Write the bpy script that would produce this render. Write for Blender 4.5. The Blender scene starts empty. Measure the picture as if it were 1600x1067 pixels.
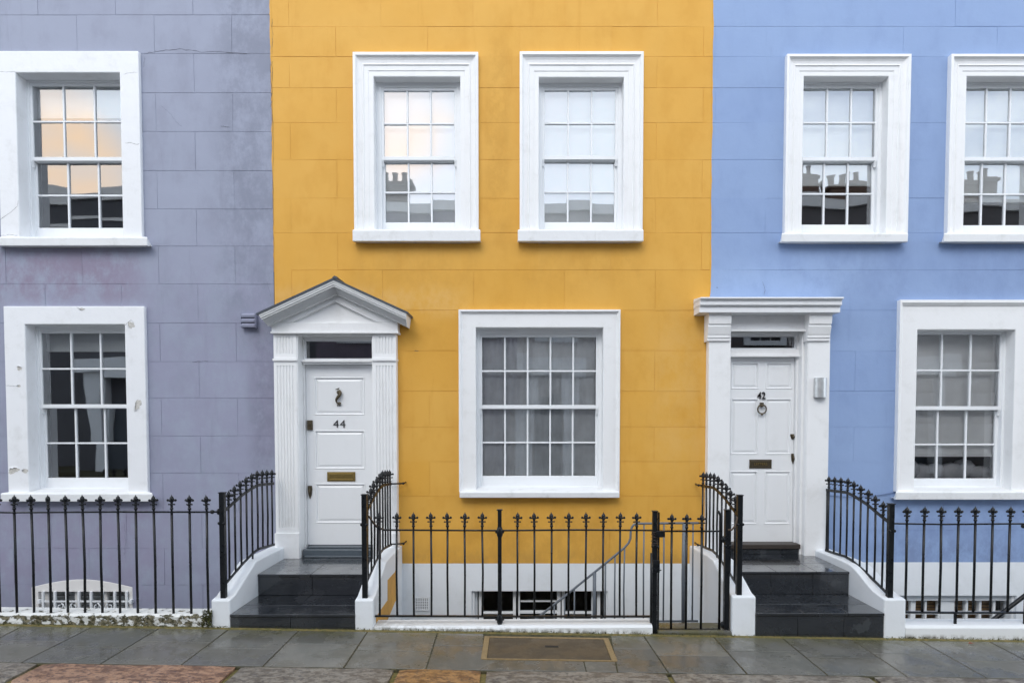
import bpy, math, random
from mathutils import Vector, Matrix
random.seed(7)
R = math.radians
sc = bpy.context.scene
col = sc.collection

# ------------------------------------------------------------------ camera
CAMZ, CAMY, FPX, PITCH = 1.87, -7.05, 1000.0, R(2.0)
CX, CY = 810.0, 655.0 + 1000.0 * math.tan(R(2.0))
cam_d = bpy.data.cameras.new('camera'); cam = bpy.data.objects.new('camera', cam_d); col.objects.link(cam)
cam_d.sensor_width = 36; cam_d.lens = FPX / 1600 * 36
cam_d.shift_x = (800 - CX) / 1600; cam_d.shift_y = (CY - 533.5) / 1600
cam_d.clip_start = .05; cam_d.clip_end = 500
cam.location = (0, CAMY, CAMZ); cam.rotation_euler = (math.pi / 2 - PITCH, 0, 0)
sc.camera = cam
_F = Vector((0, math.cos(PITCH), -math.sin(PITCH))); _U = Vector((0, math.sin(PITCH), math.cos(PITCH)))
C0 = Vector((0, CAMY, CAMZ))
def ray(px, py): return _F + Vector(((px - CX) / FPX, 0, 0)) - _U * ((py - CY) / FPX)
def P(px, py, Y=0.0):          # where a measured point of a surface at depth Y lies
    d = ray(px, py); return C0 + d * ((Y - CAMY) / d.y)
def PX(px, py, X):
    d = ray(px, py); return C0 + d * (X / d.x)
def X_(px, py, Y=0.0): return P(px, py, Y).x
def Z_(py, Y=0.0, px=810): return P(px, py, Y).z

# ------------------------------------------------------------------ mesh helpers
ORG = {}
def worg(o): return ORG.get(o.name, Vector((0, 0, 0)))
class MB:
    def __init__(s): s.v = []; s.f = []; s.m = []; s.sm = []
    def add(s, vs, fs, m=0, smooth=False):
        b = len(s.v); s.v += [Vector(v) for v in vs]
        for f in fs: s.f.append([b + i for i in f]); s.m.append(m); s.sm.append(smooth)
        return s
    def box(s, x0, x1, y0, y1, z0, z1, m=0, jit=0):
        j = (lambda: random.uniform(-jit, jit)) if jit else (lambda: 0)
        vs = [(x + j(), y + j(), z + j()) for z in (z0, z1) for (x, y) in ((x0, y0), (x1, y0), (x1, y1), (x0, y1))]
        return s.add(vs, [(3, 2, 1, 0), (4, 5, 6, 7), (0, 1, 5, 4), (1, 2, 6, 5), (2, 3, 7, 6), (3, 0, 4, 7)], m)
    def prism(s, pts, axis, a, b, m=0):
        # pts: 2D polygon in the plane normal to axis; axis 'x': (y,z) 'y': (x,z) 'z': (x,y)
        def mk(p, t): return {'x': (t, p[0], p[1]), 'y': (p[0], t, p[1]), 'z': (p[0], p[1], t)}[axis]
        n = len(pts); vs = [mk(p, a) for p in pts] + [mk(p, b) for p in pts]
        fs = [list(range(n))[::-1], list(range(n, 2 * n))] + [(i, (i + 1) % n, n + (i + 1) % n, n + i) for i in range(n)]
        return s.add(vs, fs, m)
    def tube(s, pts, r, n=8, m=0, flat=None, smooth=True):
        pts = [Vector(p) for p in pts]; rs = r if isinstance(r, (list, tuple)) else [r] * len(pts)
        vs = []; up0 = None
        for i, p in enumerate(pts):
            t = (pts[min(i + 1, len(pts) - 1)] - pts[max(i - 1, 0)]).normalized()
            if up0 is None:
                up0 = Vector((0, 0, 1)) if abs(t.z) < .9 else Vector((0, 1, 0))
            a = t.cross(up0).normalized(); b = a.cross(t).normalized(); up0 = b
            for k in range(n):
                an = 2 * math.pi * (k + .5) / n
                if flat: vs.append(p + a * math.copysign(flat[0], math.cos(an)) + b * math.copysign(flat[1], math.sin(an)))
                else: vs.append(p + (a * math.cos(an) + b * math.sin(an)) * rs[i])
        fs = []
        for i in range(len(pts) - 1):
            for k in range(n):
                fs.append((i * n + k, i * n + (k + 1) % n, (i + 1) * n + (k + 1) % n, (i + 1) * n + k))
        fs.append(list(range(n))[::-1]); fs.append([(len(pts) - 1) * n + k for k in range(n)])
        return s.add(vs, fs, m, smooth and not flat)
    def flatbar(s, pts, w, h, m=0): return s.tube(pts, 0, 4, m, flat=(w / 2, h / 2))
    def lathe(s, prof, cx, cy, z0, n=12, m=0):
        vs = []
        for r, z in prof:
            for k in range(n):
                a = 2 * math.pi * k / n; vs.append((cx + r * math.cos(a), cy + r * math.sin(a), z0 + z))
        fs = [(i * n + k, i * n + (k + 1) % n, (i + 1) * n + (k + 1) % n, (i + 1) * n + k) for i in range(len(prof) - 1) for k in range(n)]
        return s.add(vs, fs, m, True)
    def ball(s, c, r, m=0, n=8, sc_=(1, 1, 1)):
        vs = []; rings = 5
        for i in range(rings + 1):
            t = math.pi * i / rings
            for k in range(n):
                a = 2 * math.pi * k / n
                vs.append((c[0] + r * sc_[0] * math.sin(t) * math.cos(a), c[1] + r * sc_[1] * math.sin(t) * math.sin(a), c[2] + r * sc_[2] * math.cos(t)))
        fs = [(i * n + k, (i + 1) * n + k, (i + 1) * n + (k + 1) % n, i * n + (k + 1) % n) for i in range(rings) for k in range(n)]
        return s.add(vs, fs, m, True)
    def ring(s, outer, w, prof, m=0, close=True):
        # mitred frame: outer=(x0,x1,z0,z1) w=(left,right,bottom,top) widths; prof=[(t,y)] t 0..1 from the outer edge inward
        x0, x1, z0, z1 = outer; vs = []
        for t, y in prof:
            a, b, c, d = x0 + w[0] * t, x1 - w[1] * t, z0 + w[2] * t, z1 - w[3] * t
            vs += [(a, y, c), (b, y, c), (b, y, d), (a, y, d)]
        fs = [(i * 4 + k, i * 4 + (k + 1) % 4, (i + 1) * 4 + (k + 1) % 4, (i + 1) * 4 + k) for i in range(len(prof) - 1) for k in range(4)]
        return s.add(vs, fs, m)
    def build(s, name, mats, parent=None, origin=None, bevel=0, seg=2):
        po = worg(parent) if parent else Vector((0, 0, 0))
        o_ = Vector(origin) if origin is not None else po
        me = bpy.data.meshes.new(name); me.from_pydata([v - o_ for v in s.v], [], s.f)
        for mt in (mats if isinstance(mats, (list, tuple)) else [mats]): me.materials.append(mt)
        for p, mi, sm in zip(me.polygons, s.m, s.sm): p.material_index = mi; p.use_smooth = sm
        me.update()
        o = bpy.data.objects.new(name, me); col.objects.link(o)
        if parent: o.parent = parent
        o.location = o_ - po; ORG[o.name] = o_
        if bevel:
            b = o.modifiers.new('bevel', 'BEVEL'); b.width = bevel; b.segments = seg; b.limit_method = 'ANGLE'; b.angle_limit = R(40); b.harden_normals = False
        return o
def tag(o, label=None, cat=None, group=None, kind=None):
    if label: o['label'] = label
    if cat: o['category'] = cat
    if group: o['group'] = group
    if kind: o['kind'] = kind
    return o
def thing(name, label, cat, loc, group=None):
    o = bpy.data.objects.new(name, None); col.objects.link(o); o.location = loc; o.empty_display_size = .2
    ORG[o.name] = Vector(loc); return tag(o, label, cat, group)

# ------------------------------------------------------------------ materials
class NT:
    def __init__(s, name):
        s.mat = bpy.data.materials.new(name); s.mat.use_nodes = True; s.t = s.mat.node_tree; s.t.nodes.clear()
        s.out = s.n('ShaderNodeOutputMaterial')
    def n(s, typ, **kw):
        nd = s.t.nodes.new(typ)
        for k, v in kw.items():
            if k.startswith('i_'):
                nd.inputs[k[2:].replace('_', ' ')].default_value = v
            else: setattr(nd, k, v)
        return nd
    def l(s, a, b): s.t.links.new(a, b)
    def pos(s):
        if not hasattr(s, '_p'): s._p = s.n('ShaderNodeNewGeometry')
        return s._p.outputs['Position']
    def noise(s, scale, detail=4, rough=.55, stretch=None, off=0):
        v = s.pos()
        mp = s.n('ShaderNodeMapping'); s.l(v, mp.inputs['Vector'])
        mp.inputs['Scale'].default_value = stretch or (1, 1, 1); mp.inputs['Location'].default_value = (off, off * .7, off * .3)
        nd = s.n('ShaderNodeTexNoise', i_Scale=scale, i_Detail=detail, i_Roughness=rough); s.l(mp.outputs[0], nd.inputs['Vector'])
        return nd.outputs['Fac']
    def ramp(s, fac, a, b, c0=0, c1=1):
        nd = s.n('ShaderNodeMapRange'); nd.interpolation_type = 'SMOOTHSTEP'
        s.l(fac, nd.inputs['Value']); nd.inputs['From Min'].default_value = a; nd.inputs['From Max'].default_value = b
        nd.inputs['To Min'].default_value = c0; nd.inputs['To Max'].default_value = c1
        return nd.outputs['Result']
    def math(s, op, a, b=None):
        nd = s.n('ShaderNodeMath', operation=op)
        for i, x in enumerate((a, b)):
            if x is None: continue
            if isinstance(x, (int, float)): nd.inputs[i].default_value = x
            else: s.l(x, nd.inputs[i])
        return nd.outputs[0]
    def mix(s, fac, a, b, blend='MIX'):
        nd = s.n('ShaderNodeMix', data_type='RGBA', blend_type=blend)
        for idx, x in ((0, fac), (6, a), (7, b)):
            if isinstance(x, (int, float)): nd.inputs[idx].default_value = x
            elif isinstance(x, tuple): nd.inputs[idx].default_value = (*x, 1) if len(x) == 3 else x
            else: s.l(x, nd.inputs[idx])
        return nd.outputs[2]
    def sep(s):
        nd = s.n('ShaderNodeSeparateXYZ'); s.l(s.pos(), nd.inputs[0]); return nd.outputs
    def bsdf(s, color, rough=.6, metal=0, spec=.5, bumps=(), coat=0):
        b = s.n('ShaderNodeBsdfPrincipled')
        for nm, x in (('Base Color', color), ('Roughness', rough), ('Metallic', metal), ('Specular IOR Level', spec), ('Coat Weight', coat)):
            if isinstance(x, (int, float)): b.inputs[nm].default_value = x
            elif isinstance(x, tuple): b.inputs[nm].default_value = (*x, 1)
            else: s.l(x, b.inputs[nm])
        last = None
        for h, dist, st in bumps:
            bp = s.n('ShaderNodeBump'); bp.inputs['Distance'].default_value = dist; bp.inputs['Strength'].default_value = st
            s.l(h, bp.inputs['Height'])
            if last is not None: s.l(last, bp.inputs['Normal'])
            last = bp.outputs['Normal']
        if last is not None: s.l(last, b.inputs['Normal'])
        s.l(b.outputs[0], s.out.inputs[0]); return s.mat

def hexc(r, g, b):
    f = lambda c: (c / 255 / 12.92) if c / 255 <= .04045 else ((c / 255 + .055) / 1.055) ** 2.4
    return (f(r), f(g), f(b))

def wall_paint(name, base, dark, pale, stain=None, seed=0, dirt=.35):
    t = NT(name)
    big = t.noise(.9, 5, .6, off=seed); med = t.noise(4, 6, .6, (1, 1, .6), seed + 3); st = t.noise(3.2, 6, .7, (2.2, 2.2, .25), seed + 9)
    isl = t.n('ShaderNodeNewGeometry').outputs['Random Per Island']
    c = t.mix(t.ramp(isl, 0, 1, 0, .4), base, pale)
    c = t.mix(t.ramp(big, .35, .7, 0, .55), c, pale)
    c = t.mix(t.ramp(med, .45, .75, 0, dirt), c, dark)
    c = t.mix(t.ramp(st, .56, .75, 0, dirt), c, dark)
    speck = t.noise(60, 3, .5, off=seed)
    c = t.mix(t.ramp(speck, .68, .76, 0, .25), c, dark)
    if stain:
        x = t.sep()
        def band(o, a, b, f=.3): return t.math('MULTIPLY', t.ramp(o, a - f, a + f), t.ramp(o, b + f, b - f))
        for (x0, x1, z0, z1, fx, fz, k, cc) in stain:
            m = t.math('MULTIPLY', band(x[0], x0, x1, fx), band(x[2], z0, z1, fz))
            m = t.math('MULTIPLY', m, t.ramp(t.noise(4.5, 9, .74, (1, 1, .7), off=k * 17), .36, .62))
            m = t.math('MULTIPLY', m, k)
            c = t.mix(m, c, cc)
    fine = t.noise(90, 4, .6, (1, 1, 1.6), seed); mid = t.noise(9, 5, .6, off=seed + 1); wav = t.noise(1.4, 2, .5, off=seed + 2)
    return t.bsdf(c, .62, 0, .35, [(wav, .03, .5), (mid, .006, .5), (fine, .0016, .5)])

def white_paint(name, base=(.81, .815, .82), grime=.26, seed=0, rough=.42, lumpy=.4):
    t = NT(name)
    med = t.noise(5, 6, .65, off=seed); st = t.noise(9, 5, .7, (1.4, 1.4, .3), seed + 4)
    g = (base[0] * .62, base[1] * .61, base[2] * .57)
    c = t.mix(t.ramp(med, .5, .78, 0, grime), base, g)
    c = t.mix(t.ramp(st, .62, .8, 0, grime * 1.2), c, g)
    return t.bsdf(c, rough, 0, .4, [(t.noise(7, 4, .6, off=seed), .006, lumpy), (t.noise(70, 3, .6, off=seed), .0012, .5)])

M = {}
LAV = (.292, .315, .408)
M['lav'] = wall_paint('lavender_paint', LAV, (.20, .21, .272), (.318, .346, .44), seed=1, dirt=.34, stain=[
    (-3.25, -2.4, 2.9, 8.5, .2, .4, .48, (.15, .165, .215)),
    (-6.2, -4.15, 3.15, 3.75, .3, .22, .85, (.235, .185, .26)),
    (-6.2, -3.9, -.2, 1.05, .3, .25, .6, (.26, .225, .33)),
    (-2.95, -2.6, 1.3, 2.9, .1, .3, .7, (.17, .17, .23)),
    (-6.5, -2.0, -1, 3.6, .4, .7, .5, (.275, .268, .375))])
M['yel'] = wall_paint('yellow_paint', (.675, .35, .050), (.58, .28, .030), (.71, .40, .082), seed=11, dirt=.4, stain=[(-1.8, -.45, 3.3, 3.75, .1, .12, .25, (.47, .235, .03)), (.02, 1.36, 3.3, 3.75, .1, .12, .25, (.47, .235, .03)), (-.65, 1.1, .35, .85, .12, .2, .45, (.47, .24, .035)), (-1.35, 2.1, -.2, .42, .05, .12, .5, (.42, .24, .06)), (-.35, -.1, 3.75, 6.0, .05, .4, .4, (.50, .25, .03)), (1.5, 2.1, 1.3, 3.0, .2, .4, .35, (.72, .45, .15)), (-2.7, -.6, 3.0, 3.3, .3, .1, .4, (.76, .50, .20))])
M['blu'] = wall_paint('blue_paint', (.24, .338, .56), (.18, .26, .455), (.28, .385, .595), seed=23, dirt=.3, stain=[(2.95, 4.3, 3.2, 3.75, .1, .15, .28, (.17, .235, .42)), (4.75, 6.2, 3.2, 3.75, .1, .15, .28, (.17, .235, .42)), (4.1, 6, .3, .9, .15, .2, .5, (.16, .22, .40)), (2.1, 3.7, 3.2, 3.6, .2, .2, .4, (.34, .46, .68)), (3.4, 9, .2, .5, .1, .1, .5, (.17, .22, .36))])
M['white'] = white_paint('white_trim_paint')
M['white_old'] = white_paint('old_white_trim_paint', (.79, .80, .82), .3, 5, .5, .8)
M['white_wall'] = white_paint('white_wall_paint', (.74, .77, .80), .22, 8, .6, .9)
M['sash'] = white_paint('white_gloss_paint', (.80, .82, .84), .12, 9, .3, .25)
M['door'] = white_paint('white_door_paint', (.80, .815, .83), .10, 12, .32, .25)
M['cream'] = white_paint('off_white_masonry_paint', (.78, .76, .74), .35, 15, .6, .9)
def simple(name, c, rough=.5, metal=0, spec=.5, ns=30, bd=.001, var=.25):
    t = NT(name); n = t.noise(ns, 5, .6)
    cc = t.mix(t.ramp(n, .35, .7, 0, var), c, tuple(x * .45 for x in c))
    return t.bsdf(cc, rough, metal, spec, [(t.noise(ns * 2, 3, .6), bd, .5)])
t = NT('black_iron_paint'); n1 = t.noise(45, 5, .65)
M['iron'] = t.bsdf(t.mix(t.ramp(n1, .69, .76, 0, .35), (.0055, .007, .009), (.05, .032, .024)), t.ramp(t.noise(25, 3), .3, .7, .25, .5), 0, .35, [(n1, .001, .6)])
M['grey_iron'] = simple('grey_rail_paint', (.13, .15, .175), .45)
M['scoring'] = None
M['lead'] = simple('slate_roofing', (.055, .068, .085), .5)
M['brass'] = simple('aged_brass', (.36, .26, .09), .38, .85, ns=60)
M['dark_brass'] = simple('dark_brass', (.10, .08, .05), .45, .6, ns=60)
M['numeral'] = simple('dark_numeral', (.012, .010, .010), .35, .2)
M['gap'] = simple('dark_gap', (.012, .012, .012), .8)
M['crack'] = simple('dark_crack_line', (.09, .085, .10), .9)  # flat dark ribbons drawn along the cracks
M['steel'] = simple('brushed_steel', (.62, .63, .63), .42, .8, ns=20)
M['wood'] = simple('dark_wood', (.04, .03, .024), .5, ns=15)
M['blind'] = simple('white_blind_fabric', (.90, .91, .90), .85, ns=8, var=.08)
M['net'] = simple('grey_net_curtain', (.66, .69, .70), .9, ns=5, var=.3)
M['red_blind'] = simple('dark_red_blind', (.16, .035, .04), .8)
M['linen'] = simple('grey_bed_linen', (.62, .63, .65), .9, ns=8)
M['bare'] = simple('bare_render_under_paint', (.62, .60, .56), .9, ns=50, bd=.004, var=.5)
M['sill'] = white_paint('weathered_sill_paint', (.78, .79, .80), .5, 31, .5, .8)
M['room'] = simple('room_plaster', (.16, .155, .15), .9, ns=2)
M['roomdark'] = simple('room_dark_floor_partition', (.05, .045, .04), .8)
M['moss'] = simple('moss', (.07, .075, .018), .95, ns=80, bd=.006, var=.6)
t = NT('ochre_mortar'); n1 = t.noise(30, 5, .7)
M['ochre'] = t.bsdf(t.mix(t.ramp(n1, .4, .62), (.20, .155, .055), (.10, .10, .035)), .8, 0, .3, [(n1, .004, .7)])
t = NT('cover_infill'); n1 = t.noise(150, 3, .7); n2 = t.noise(4, 4, .6)
M['cover'] = t.bsdf(t.mix(t.ramp(n1, .5, .7, 0, .7), t.mix(n2, (.085, .063, .037), (.05, .042, .03)), (.20, .15, .09)), t.ramp(n2, .4, .6, .35, .6), 0, .45, [(n1, .002, .6)])
t = NT('timber_slat_blind'); x = t.sep(); s_ = t.math('FRACT', t.math('MULTIPLY', x[2], 26))
M['slat'] = t.bsdf(t.mix(t.ramp(s_, .62, .9), (.30, .17, .07), (.06, .032, .015)), .55)
# wet york-stone flags
t = NT('wet_paving_stone'); isl = t.n('ShaderNodeNewGeometry').outputs['Random Per Island']
n1 = t.noise(1.6, 6, .6); n2 = t.noise(8, 6, .7, (1, .6, 1)); n3 = t.noise(120, 3, .6); xyz = t.sep()
c = t.mix(isl, (.088, .090, .086), (.160, .150, .126)); c = t.mix(t.ramp(n1, .4, .65, 0, .6), c, (.092, .094, .080)); c = t.mix(t.ramp(n2, .52, .72, 0, .6), c, (.185, .18, .15)); c = t.mix(t.ramp(t.noise(3.4, 6, .7, off=21), .52, .68, 0, .6), c, (.085, .078, .055))
mm = t.math('MULTIPLY', t.ramp(xyz[1], -1.80, -1.42), t.ramp(t.noise(5, 6, .7), .38, .58)); c = t.mix(t.math('MULTIPLY', mm, .75), c, (.095, .09, .035))
c = t.mix(t.ramp(n3, .66, .72, 0, .5), c, (.26, .25, .21))
n4 = t.noise(2.6, 6, .65, off=5)
M['flag'] = t.bsdf(c, t.ramp(n4, .42, .58, .13, .5), 0, .5, [(n2, .006, .5), (n3, .001, .4)])
t = NT('paving_bed'); n1 = t.noise(25, 5, .7)
M['bed'] = t.bsdf(t.mix(t.ramp(n1, .4, .6), (.035, .034, .02), (.09, .08, .04)), .85, 0, .3, [(n1, .004, .6)])
def granite(name, a, b, c3):
    t = NT(name); n1 = t.noise(11, 4, .7, (1, 1.8, 1)); n2 = t.noise(34, 2, .6, (1, 1.5, 1)); n3 = t.noise(3.3, 4, .6)
    c = t.mix(t.ramp(n1, .42, .56), a, b); c = t.mix(t.ramp(n2, .55, .64, 0, .85), c, c3); c = t.mix(t.ramp(n3, .55, .75, 0, .5), c, tuple(x * .5 for x in a))
    return t.bsdf(c, t.ramp(n3, .35, .65, .3, .6), 0, .5, [(n1, .012, .7), (n2, .003, .6)])
M['kerb_grey'] = granite('grey_granite', (.12, .10, .078), (.23, .205, .17), (.07, .06, .055))
M['kerb_red'] = granite('pink_granite', (.15, .08, .05), (.34, .20, .125), (.07, .04, .035))
M['kerb_orange'] = granite('orange_granite', (.15, .075, .03), (.33, .18, .07), (.07, .05, .035))
# slate steps
t = NT('wet_slate'); n1 = t.noise(3, 6, .65); n2 = t.noise(12, 6, .7, (1, 2, 1)); n3 = t.noise(80, 3, .6); isl = t.n('ShaderNodeNewGeometry').outputs['Random Per Island']
c = t.mix(isl, (.009, .011, .014), (.019, .022, .027)); c = t.mix(t.ramp(n1, .35, .75, 0, .4), c, (.04, .046, .054)); c = t.mix(t.ramp(n3, .69, .75, 0, .4), c, (.12, .12, .12)); c = t.mix(t.ramp(t.noise(2.1, 5, .6, off=41), .60, .63, 0, .7), c, (.05, .056, .062))
M['slate'] = t.bsdf(c, t.ramp(n1, .3, .7, .12, .36), 0, .6, [(t.noise(2, 2, .5), .006, .3), (n3, .0006, .3)], coat=.8)
# lime-washed mossy plinth
t = NT('peeling_mossy_whitewash'); n1 = t.noise(15, 5, .7, (.8, 1, 1.1)); n2 = t.noise(34, 3, .6); xyz = t.sep()
moss = t.mix(t.ramp(n2, .4, .62), (.045, .043, .022), (.20, .18, .12)); top = t.ramp(xyz[2], .118, .135, 0, .12)
fac = t.ramp(t.math('SUBTRACT', n1, top), .455, .50)
M['peel'] = t.bsdf(t.mix(fac, (.72, .73, .71), moss), .75, 0, .3, [(t.math('SUBTRACT', n2, fac), .008, .8)])
t = NT('kerb_wall_paint'); n1 = t.noise(14, 7, .7, (1, 1, .5)); xyz = t.sep()
h = t.math('ADD', xyz[2], t.math('MULTIPLY', xyz[0], .016))
g = t.math('MULTIPLY', t.ramp(h, .035, -.02), t.ramp(n1, .42, .58))
M['lowwall'] = t.bsdf(t.mix(t.math('MULTIPLY', g, .85), (.74, .76, .77), (.10, .085, .05)), .6, 0, .35, [(n1, .006, .5)])
# glass: real reflection over a see-through pane, slightly wavy old glass
def glass(name, k, base, wave, tint=(.95, .97, .97, 1)):
    t = NT(name); fr = t.n('ShaderNodeFresnel', i_IOR=1.5); f = t.math('ADD', t.math('MULTIPLY', fr.outputs[0], k), base)
    tr = t.n('ShaderNodeBsdfTransparent'); tr.inputs[0].default_value = tint
    gl = t.n('ShaderNodeBsdfGlossy'); gl.inputs['Roughness'].default_value = .015; gl.inputs[0].default_value = (.95, .97, 1, 1)
    bp = t.n('ShaderNodeBump'); bp.inputs['Distance'].default_value = wave; bp.inputs['Strength'].default_value = 1
    t.l(t.noise(1.5, 1, .4), bp.inputs['Height']); t.l(bp.outputs[0], gl.inputs['Normal'])
    mx = t.n('ShaderNodeMixShader'); t.l(f, mx.inputs[0]); t.l(tr.outputs[0], mx.inputs[1]); t.l(gl.outputs[0], mx.inputs[2]); t.l(mx.outputs[0], t.out.inputs[0])
    return t.mat
M['glass'] = glass('old_window_glass', 1.5, .16, .0022)
M['glass5'] = glass('clean_window_glass', 1.2, .05, .0015, (1, 1, 1, 1))
M['glass3'] = glass('basement_glass', .7, .0, .001)
M['glass4'] = glass('upper_window_glass', 1.5, .18, .0012)
M['glass2'] = glass('new_window_glass', 1.3, .09, .0008, (1, 1, 1, 1))

# ------------------------------------------------------------------ facades
def clip_rects(rect, holes):
    out = [rect]
    for h in holes:
        nx = []
        for (a, b, c, d) in out:
            if h[1] <= a or h[0] >= b or h[3] <= c or h[2] >= d: nx.append((a, b, c, d)); continue
            if h[0] > a: nx.append((a, h[0], c, d)); a = h[0]
            if h[1] < b: nx.append((h[1], b, c, d)); b = h[1]
            if h[2] > c: nx.append((a, b, c, h[2]))
            if h[3] < d: nx.append((a, b, h[3], d))
        out = nx
    return out
def facade(house, x0, x1, rows, pa, pb, pitch, holes, mat, zbase, cracks, gw=.0035, skip=0.0, top=8.9):
    """scored render: shallow V-jointed blocks on a backing wall, all one wall mesh"""
    mb = MB(); zs = sorted(rows)
    for (a, b, c, d) in clip_rects((x0, x1, zbase, top), holes): mb.add([(a, .0032, c), (b, .0032, c), (b, .0032, d), (a, .0032, d)], [(0, 1, 2, 3)])
    n = 0
    for i in range(len(zs) - 1):
        za, zb = max(zs[i], zbase), zs[i + 1]
        ph = pa if (len(zs) - i) % 2 == 0 else pb
        k0 = math.floor((x0 - ph) / pitch); xs = [x0] + [ph + pitch * k for k in range(k0, k0 + 60) if x0 + .03 < ph + pitch * k < x1 - .03] + [x1]
        xs = [xs[0]] + [q for q in xs[1:-1] if not (skip and random.random() < skip)] + [xs[-1]]
        for a, b in zip(xs, xs[1:]):
            j = lambda: random.uniform(-.0025, .0025)
            y = random.uniform(-.0009, .0009)
            for (p, q, r_, s_) in clip_rects((a + gw / 2, b - gw / 2, za + gw / 2, zb - gw / 2), holes):
                v = [(p + (j() if abs(p - a) < .01 else 0), y, r_ + j()), (q + (j() if abs(q - b) < .01 else 0), y, r_ + j()), (q + (j() if abs(q - b) < .01 else 0), y, s_ + j()), (p + (j() if abs(p - a) < .01 else 0), y, s_ + j())]
                v += [(vx, .0042, vz) for (vx, vy, vz) in v]
                mb.add(v, [(0, 1, 2, 3), (1, 0, 4, 5), (2, 1, 5, 6), (3, 2, 6, 7), (0, 3, 7, 4)])
    for pts, w in cracks:
        pp = []
        for (qa, qb) in zip(pts, pts[1:]):
            for s_ in range(6):
                u = s_ / 6; q = P(qa[0] + (qb[0] - qa[0]) * u, qa[1] + (qb[1] - qa[1]) * u, -.003)
                pp.append(q + Vector((random.uniform(-.006, .006), 0, random.uniform(-.006, .006))))
        for i in range(len(pp) - 1):
            w0 = w * random.uniform(.4, 1); d = (pp[i + 1] - pp[i]).normalized(); nrm = Vector((-d.z, 0, d.x)) * w0
            mb.add([pp[i] - nrm, pp[i + 1] - nrm * .8, pp[i + 1] + nrm * .8, pp[i] + nrm], [(0, 1, 2, 3)], 1)
    return mb.build('wall', [mat, M['crack']], house)
def shell(house, x0, x1, holes, floors, top=8.9, back=5.0):
    """inner skin, floors, party walls and roof, so that the rooms behind the glass are real and dark"""
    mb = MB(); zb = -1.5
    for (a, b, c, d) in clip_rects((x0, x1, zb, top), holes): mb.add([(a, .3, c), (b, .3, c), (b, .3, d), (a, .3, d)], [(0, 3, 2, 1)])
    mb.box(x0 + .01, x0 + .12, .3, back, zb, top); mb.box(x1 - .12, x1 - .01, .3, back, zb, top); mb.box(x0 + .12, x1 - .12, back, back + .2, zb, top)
    mb.box(x0 + .12, x1 - .12, .302, back, -1.49, -1.3, 1); mb.box(x0 + .12, x1 - .12, 2.2, 2.3, -1.3, .2, 1)  # basement floor, and a dark partition added to make the basement room darker
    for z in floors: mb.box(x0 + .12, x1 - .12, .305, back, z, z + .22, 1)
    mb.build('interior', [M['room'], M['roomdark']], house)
    r = MB(); r.box(x0, x1, .0, back + .2, top, top + .15); r.box(x0 - .0, x1, -.16, .0, top - .02, top + .18); r.build('roof', M['cream'], house)

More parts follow.
